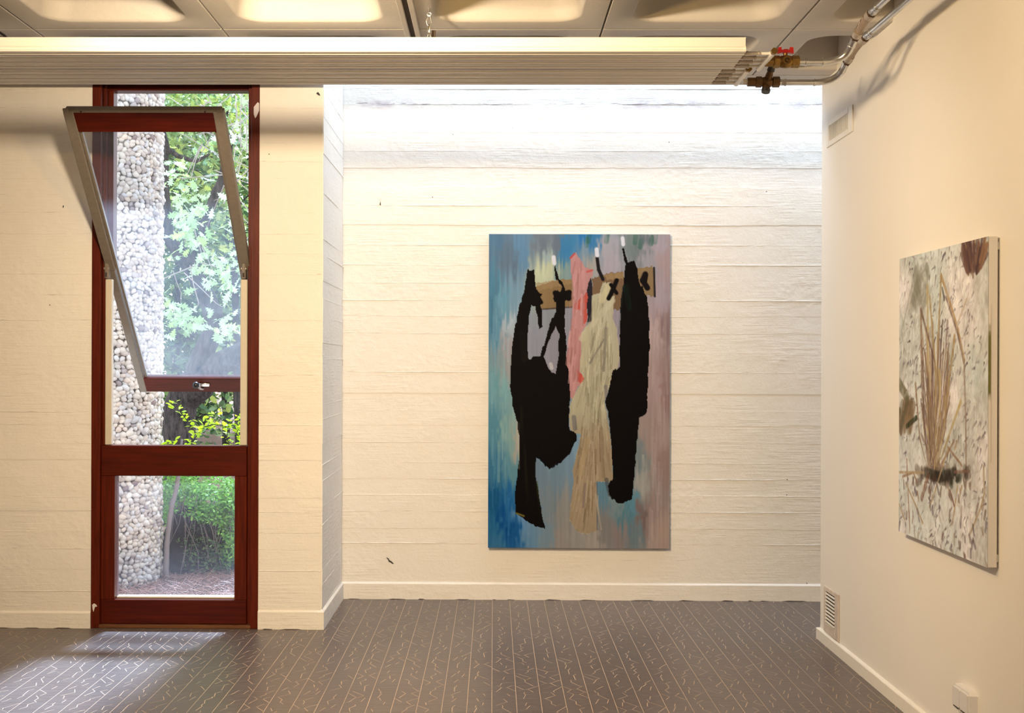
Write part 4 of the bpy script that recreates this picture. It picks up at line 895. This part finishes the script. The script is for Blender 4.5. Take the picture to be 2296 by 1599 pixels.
b = MB(); limb(b, [A(380,540), A(372,440), A(368,380), A(372,330), A(365,260)], [.04,.035,.04,.032,.02], 10, .01); limb(b, [A(372,330), A(400,350), A(440,362), A(470,345)], [.03,.025,.018,.01], 8, .01); limb(b, [A(435,612), A(440,560), A(470,470), A(500,400), A(520,300)], [.05,.045,.05,.05,.03], 10, .01); b.build('branch', M['bark'], ok, smooth='all')
b = MB(); tw = random.Random(9)
for i in range(70):
    px0, py0 = tw.choice([(tw.uniform(440,556),tw.uniform(205,330)),(tw.uniform(380,556),tw.uniform(205,620)),(tw.uniform(360,460),tw.uniform(520,640)),(tw.uniform(500,556),tw.uniform(250,500))])
    Y = tw.uniform(10.6,12.2); p = A(px0, py0, Y); d = Vector((tw.uniform(-1,1),tw.uniform(-.4,.4),tw.uniform(-.8,.8))).normalized(); L = tw.uniform(.2,.6); e = Vector((tw.uniform(-.12,.12),0,tw.uniform(-.12,.12)))
    b.tube([p, p+d*L*.4+e*.4, p+d*L*.75+e*.9, p+d*L+e*.6], [.006,.005,.004,.002], 5)
tag(b.build('twigs', M['twig'], ok), 'pale bare twigs', kind='stuff')
OM = np_mesh('leaf', oakV, oakF, M['oak_leaf'], .125); lr = random.Random(21)
spots = [((430,520),(372,520),(25,60),60),((400,395),(0,0),(35,45),22),((440,470),(0,0),(50,50),44),((500,610),(0,0),(34,45),46),((545,560),(0,0),(25,50),30),((405,712),(0,0),(45,34),56),
         ((505,720),(0,0),(28,28),22),((535,300),(0,0),(26,50),34),((530,440),(0,0),(28,60),34),((400,225),(0,0),(34,20),22),((490,225),(0,0),(40,16),24),((385,640),(0,0),(30,20),14)]
cnt = 0
for c0, _, sg, n in spots:
    for i in range(n):
        if cnt >= 296: break
        p = at(lr.gauss(c0[0], sg[0]*.62), lr.gauss(c0[1], sg[1]*.62), lr.uniform(10.2,11.3)); s_ = lr.uniform(.75,1.25)
        inst('leaf', OM, ok, p, Euler((lr.gauss(-.5,.6), lr.gauss(0,.5), lr.uniform(0,2*PI))), (s_,)*3); cnt += 1
crown = np.concatenate([blob(A(440,330,12.8), (1.3,.6,1.0), 900, 2), blob(A(520,120,12.6), (1.6,.9,.9), 1100, 3), blob(A(300,120,12.6), (1.6,.9,.8), 800, 4), blob(A(560,420,12.9), (.6,.5,1.0), 420, 5)])
V, F = scatter(crown, .11, oakV, oakF, seed=6); tag(bulk('crown_foliage', M['mid_leaf'], [(V, F)], ok), 'smaller leaves of the crown', kind='stuff')
# background trees: dense evergreen screens beyond
def tree(name, label, px, Y, h, rx, mat, N, seed, trunk=.10, size=.11, blobs=7, lean=0, group='trees behind the oak'):
    p = at(px, 900, Y); p.z = gz(p.x, Y)-.05; o = empty(name, tuple(p)); tag(o, label, 'tree', group); r = random.Random(seed)
    b = MB(); limb(b, [p, p+Vector((lean*.3,0,h*.35)), p+Vector((lean*.6,.1,h*.65)), p+Vector((lean,0,h*.95))], [trunk, trunk*.8, trunk*.6, trunk*.25], 10, .02)
    for i in range(5): a = r.uniform(0,6.28); z_ = h*r.uniform(.3,.8); q_ = p+Vector((lean*z_/h,0,z_)); limb(b, [q_, q_+Vector((math.cos(a)*rx*.4,math.sin(a)*rx*.3,.3)), q_+Vector((math.cos(a)*rx*.8,math.sin(a)*rx*.5,.5))], [trunk*.35,trunk*.25,trunk*.1], 7, .01)
    b.build('trunk', M['bark'], o, smooth='all'); P = []
    for i in range(blobs):
        c = p+Vector((r.uniform(-1,1)*rx*.6+lean*.6, r.uniform(-.4,.6)*rx*.5, h*(.12+.88*(i+.5)/blobs))); P.append(blob(tuple(c), (rx*.6,rx*.5,h*.13), N//blobs, seed+i, .2))
    V, F = scatter(np.concatenate(P), size, smV, smF, seed=seed); tag(bulk('foliage', mat, [(V, F)], o), kind='stuff'); return o
tree('evergreen_tree', 'dark evergreen filling the gap just right of the pebble wall behind the oak', 395, 14.6, 4.2, 1.0, M['dark_leaf'], 3800, 31, trunk=.05)
tree('evergreen_tree', 'broad dark green tree behind the right side of the oak trunk', 505, 15.4, 5.2, 1.25, M['dark_leaf'], 4800, 32, trunk=.05)
tree('leafy_tree', 'yellow green tree far behind the oak at the window centre', 450, 17.5, 6.4, 1.5, M['mid_leaf'], 4200, 33, size=.13)
tree('leafy_tree', 'bright leafy tree far behind at the right window edge', 590, 16.8, 6.0, 1.5, M['mid_leaf'], 4000, 34, size=.13)
tree('leafy_tree', 'tall leafy tree hidden mostly behind the pebble wall', 290, 17.0, 6.6, 1.7, M['mid_leaf'], 3800, 35, size=.13)
tree('slender_tree', 'slender grey trunk rising at the right edge beside the oak limb', 545, 13.4, 4.6, .7, M['mid_leaf'], 500, 36, trunk=.055, lean=-.25)
# creeper mound with a painted shaded hollow, low right
sh = empty('creeper_shrub', tuple(at(470,1310,9.5))); tag(sh, 'bushy green creeper hanging over a dark hollow behind the lower pane', 'shrub')
b = MB()
for i in range(70):
    x = nrs.uniform(385,520); p = at(x, nrs.uniform(1110,1160), nrs.uniform(9.55,9.8)); e = p+Vector((nrs.uniform(-.15,.15), nrs.uniform(-.12,.05), -nrs.uniform(.35,.6))); b.tube([p, p.lerp(e,.5)+Vector((nrs.uniform(-.06,.06),0,0)), e], [.004,.003,.002], 5)
tag(b.build('stems', M['stem'], sh), kind='stuff')
c0 = at(448,1235,9.75); core = MB(); core.ball(c0, 1, 24, 14, sc=(.32,.16,.38)); core.build('hollow_shade', plain('painted hollow shade', (.008,.006,.007), .95, bump=1, scale=20), sh, smooth='all')  # near-black ball stands in for the shade inside the creeper
P1 = np.concatenate([blob(tuple(at(505,1110,9.7)), (.30,.3,.17), 1700, 41, .3), blob(tuple(at(410,1095,9.9)), (.26,.3,.15), 1200, 42, .3), blob(tuple(at(528,1190,9.6)), (.13,.25,.34), 1500, 43, .2), blob(tuple(at(480,1150,9.6)), (.22,.2,.10), 1000, 44, .2), blob(tuple(at(372,1165,10.0)), (.08,.2,.26), 500, 45, .2)])
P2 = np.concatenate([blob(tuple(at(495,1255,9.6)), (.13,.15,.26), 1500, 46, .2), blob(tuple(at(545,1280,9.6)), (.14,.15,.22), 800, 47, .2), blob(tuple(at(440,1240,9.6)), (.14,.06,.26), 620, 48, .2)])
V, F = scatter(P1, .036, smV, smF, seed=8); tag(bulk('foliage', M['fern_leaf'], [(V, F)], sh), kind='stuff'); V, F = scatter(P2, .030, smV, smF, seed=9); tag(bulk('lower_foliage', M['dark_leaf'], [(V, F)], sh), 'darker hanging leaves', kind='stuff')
pt = at(374,1302,9.35); pt.z = gz(pt.x, 9.35)-.03
sl = empty('young_tree', tuple(pt)); tag(sl, 'thin curved grey sapling between the pebble wall and the creeper', 'tree')
b = MB(); limb(b, [pt, at(372,1270,9.35), at(376,1200,9.35), at(384,1140,9.35), at(398,1085,9.35), at(404,1030,9.35), at(408,985,9.35)], [.024,.022,.020,.020,.017,.013,.008], 12, .002); b.build('trunk', M['stem'], sl, smooth='all')
# yellow green sprigs in the open gap
sg = empty('sprig_shrub', tuple(at(425,1000,9.4))); tag(sg, 'yellow green leafy sprigs rising into the open gap under the sash', 'shrub')
W3 = [[(422,1010),(436,985),(455,958),(480,952),(510,955),(545,968)],[(440,975),(425,950),(405,925),(388,905),(398,897)],[(520,1010),(508,985),(512,955),(530,935)],[(362,1004),(380,995),(398,1003)],[(545,1010),(530,975),(540,935),(556,915)],[(455,958),(470,935),(490,925)]]
SM = np_mesh('leaf', smV, smF, M['lime_leaf'], .050); b = MB(); cnt = 0
for wpts in W3:
    Y0 = lr.uniform(9.3,9.6); P = [at(x,y,Y0) for x,y in wpts]; b.tube(P, [.006]+[.004]*(len(P)-2)+[.002], 6)
    for i in range(len(P)-1):
        n = int((P[i+1]-P[i]).length/.0085)
        for k in range(n):
            if cnt >= 290: break
            p = P[i].lerp(P[i+1], k/n)+Vector((lr.gauss(0,.014),lr.gauss(0,.014),lr.gauss(0,.014))); s_ = lr.uniform(.7,1.15)
            inst('leaf', SM, sg, p, Euler((lr.uniform(-.3,1.1), lr.gauss(0,.6), lr.uniform(0,2*PI))), (s_,)*3); cnt += 1
b.build('stem', M['bark'], sg)
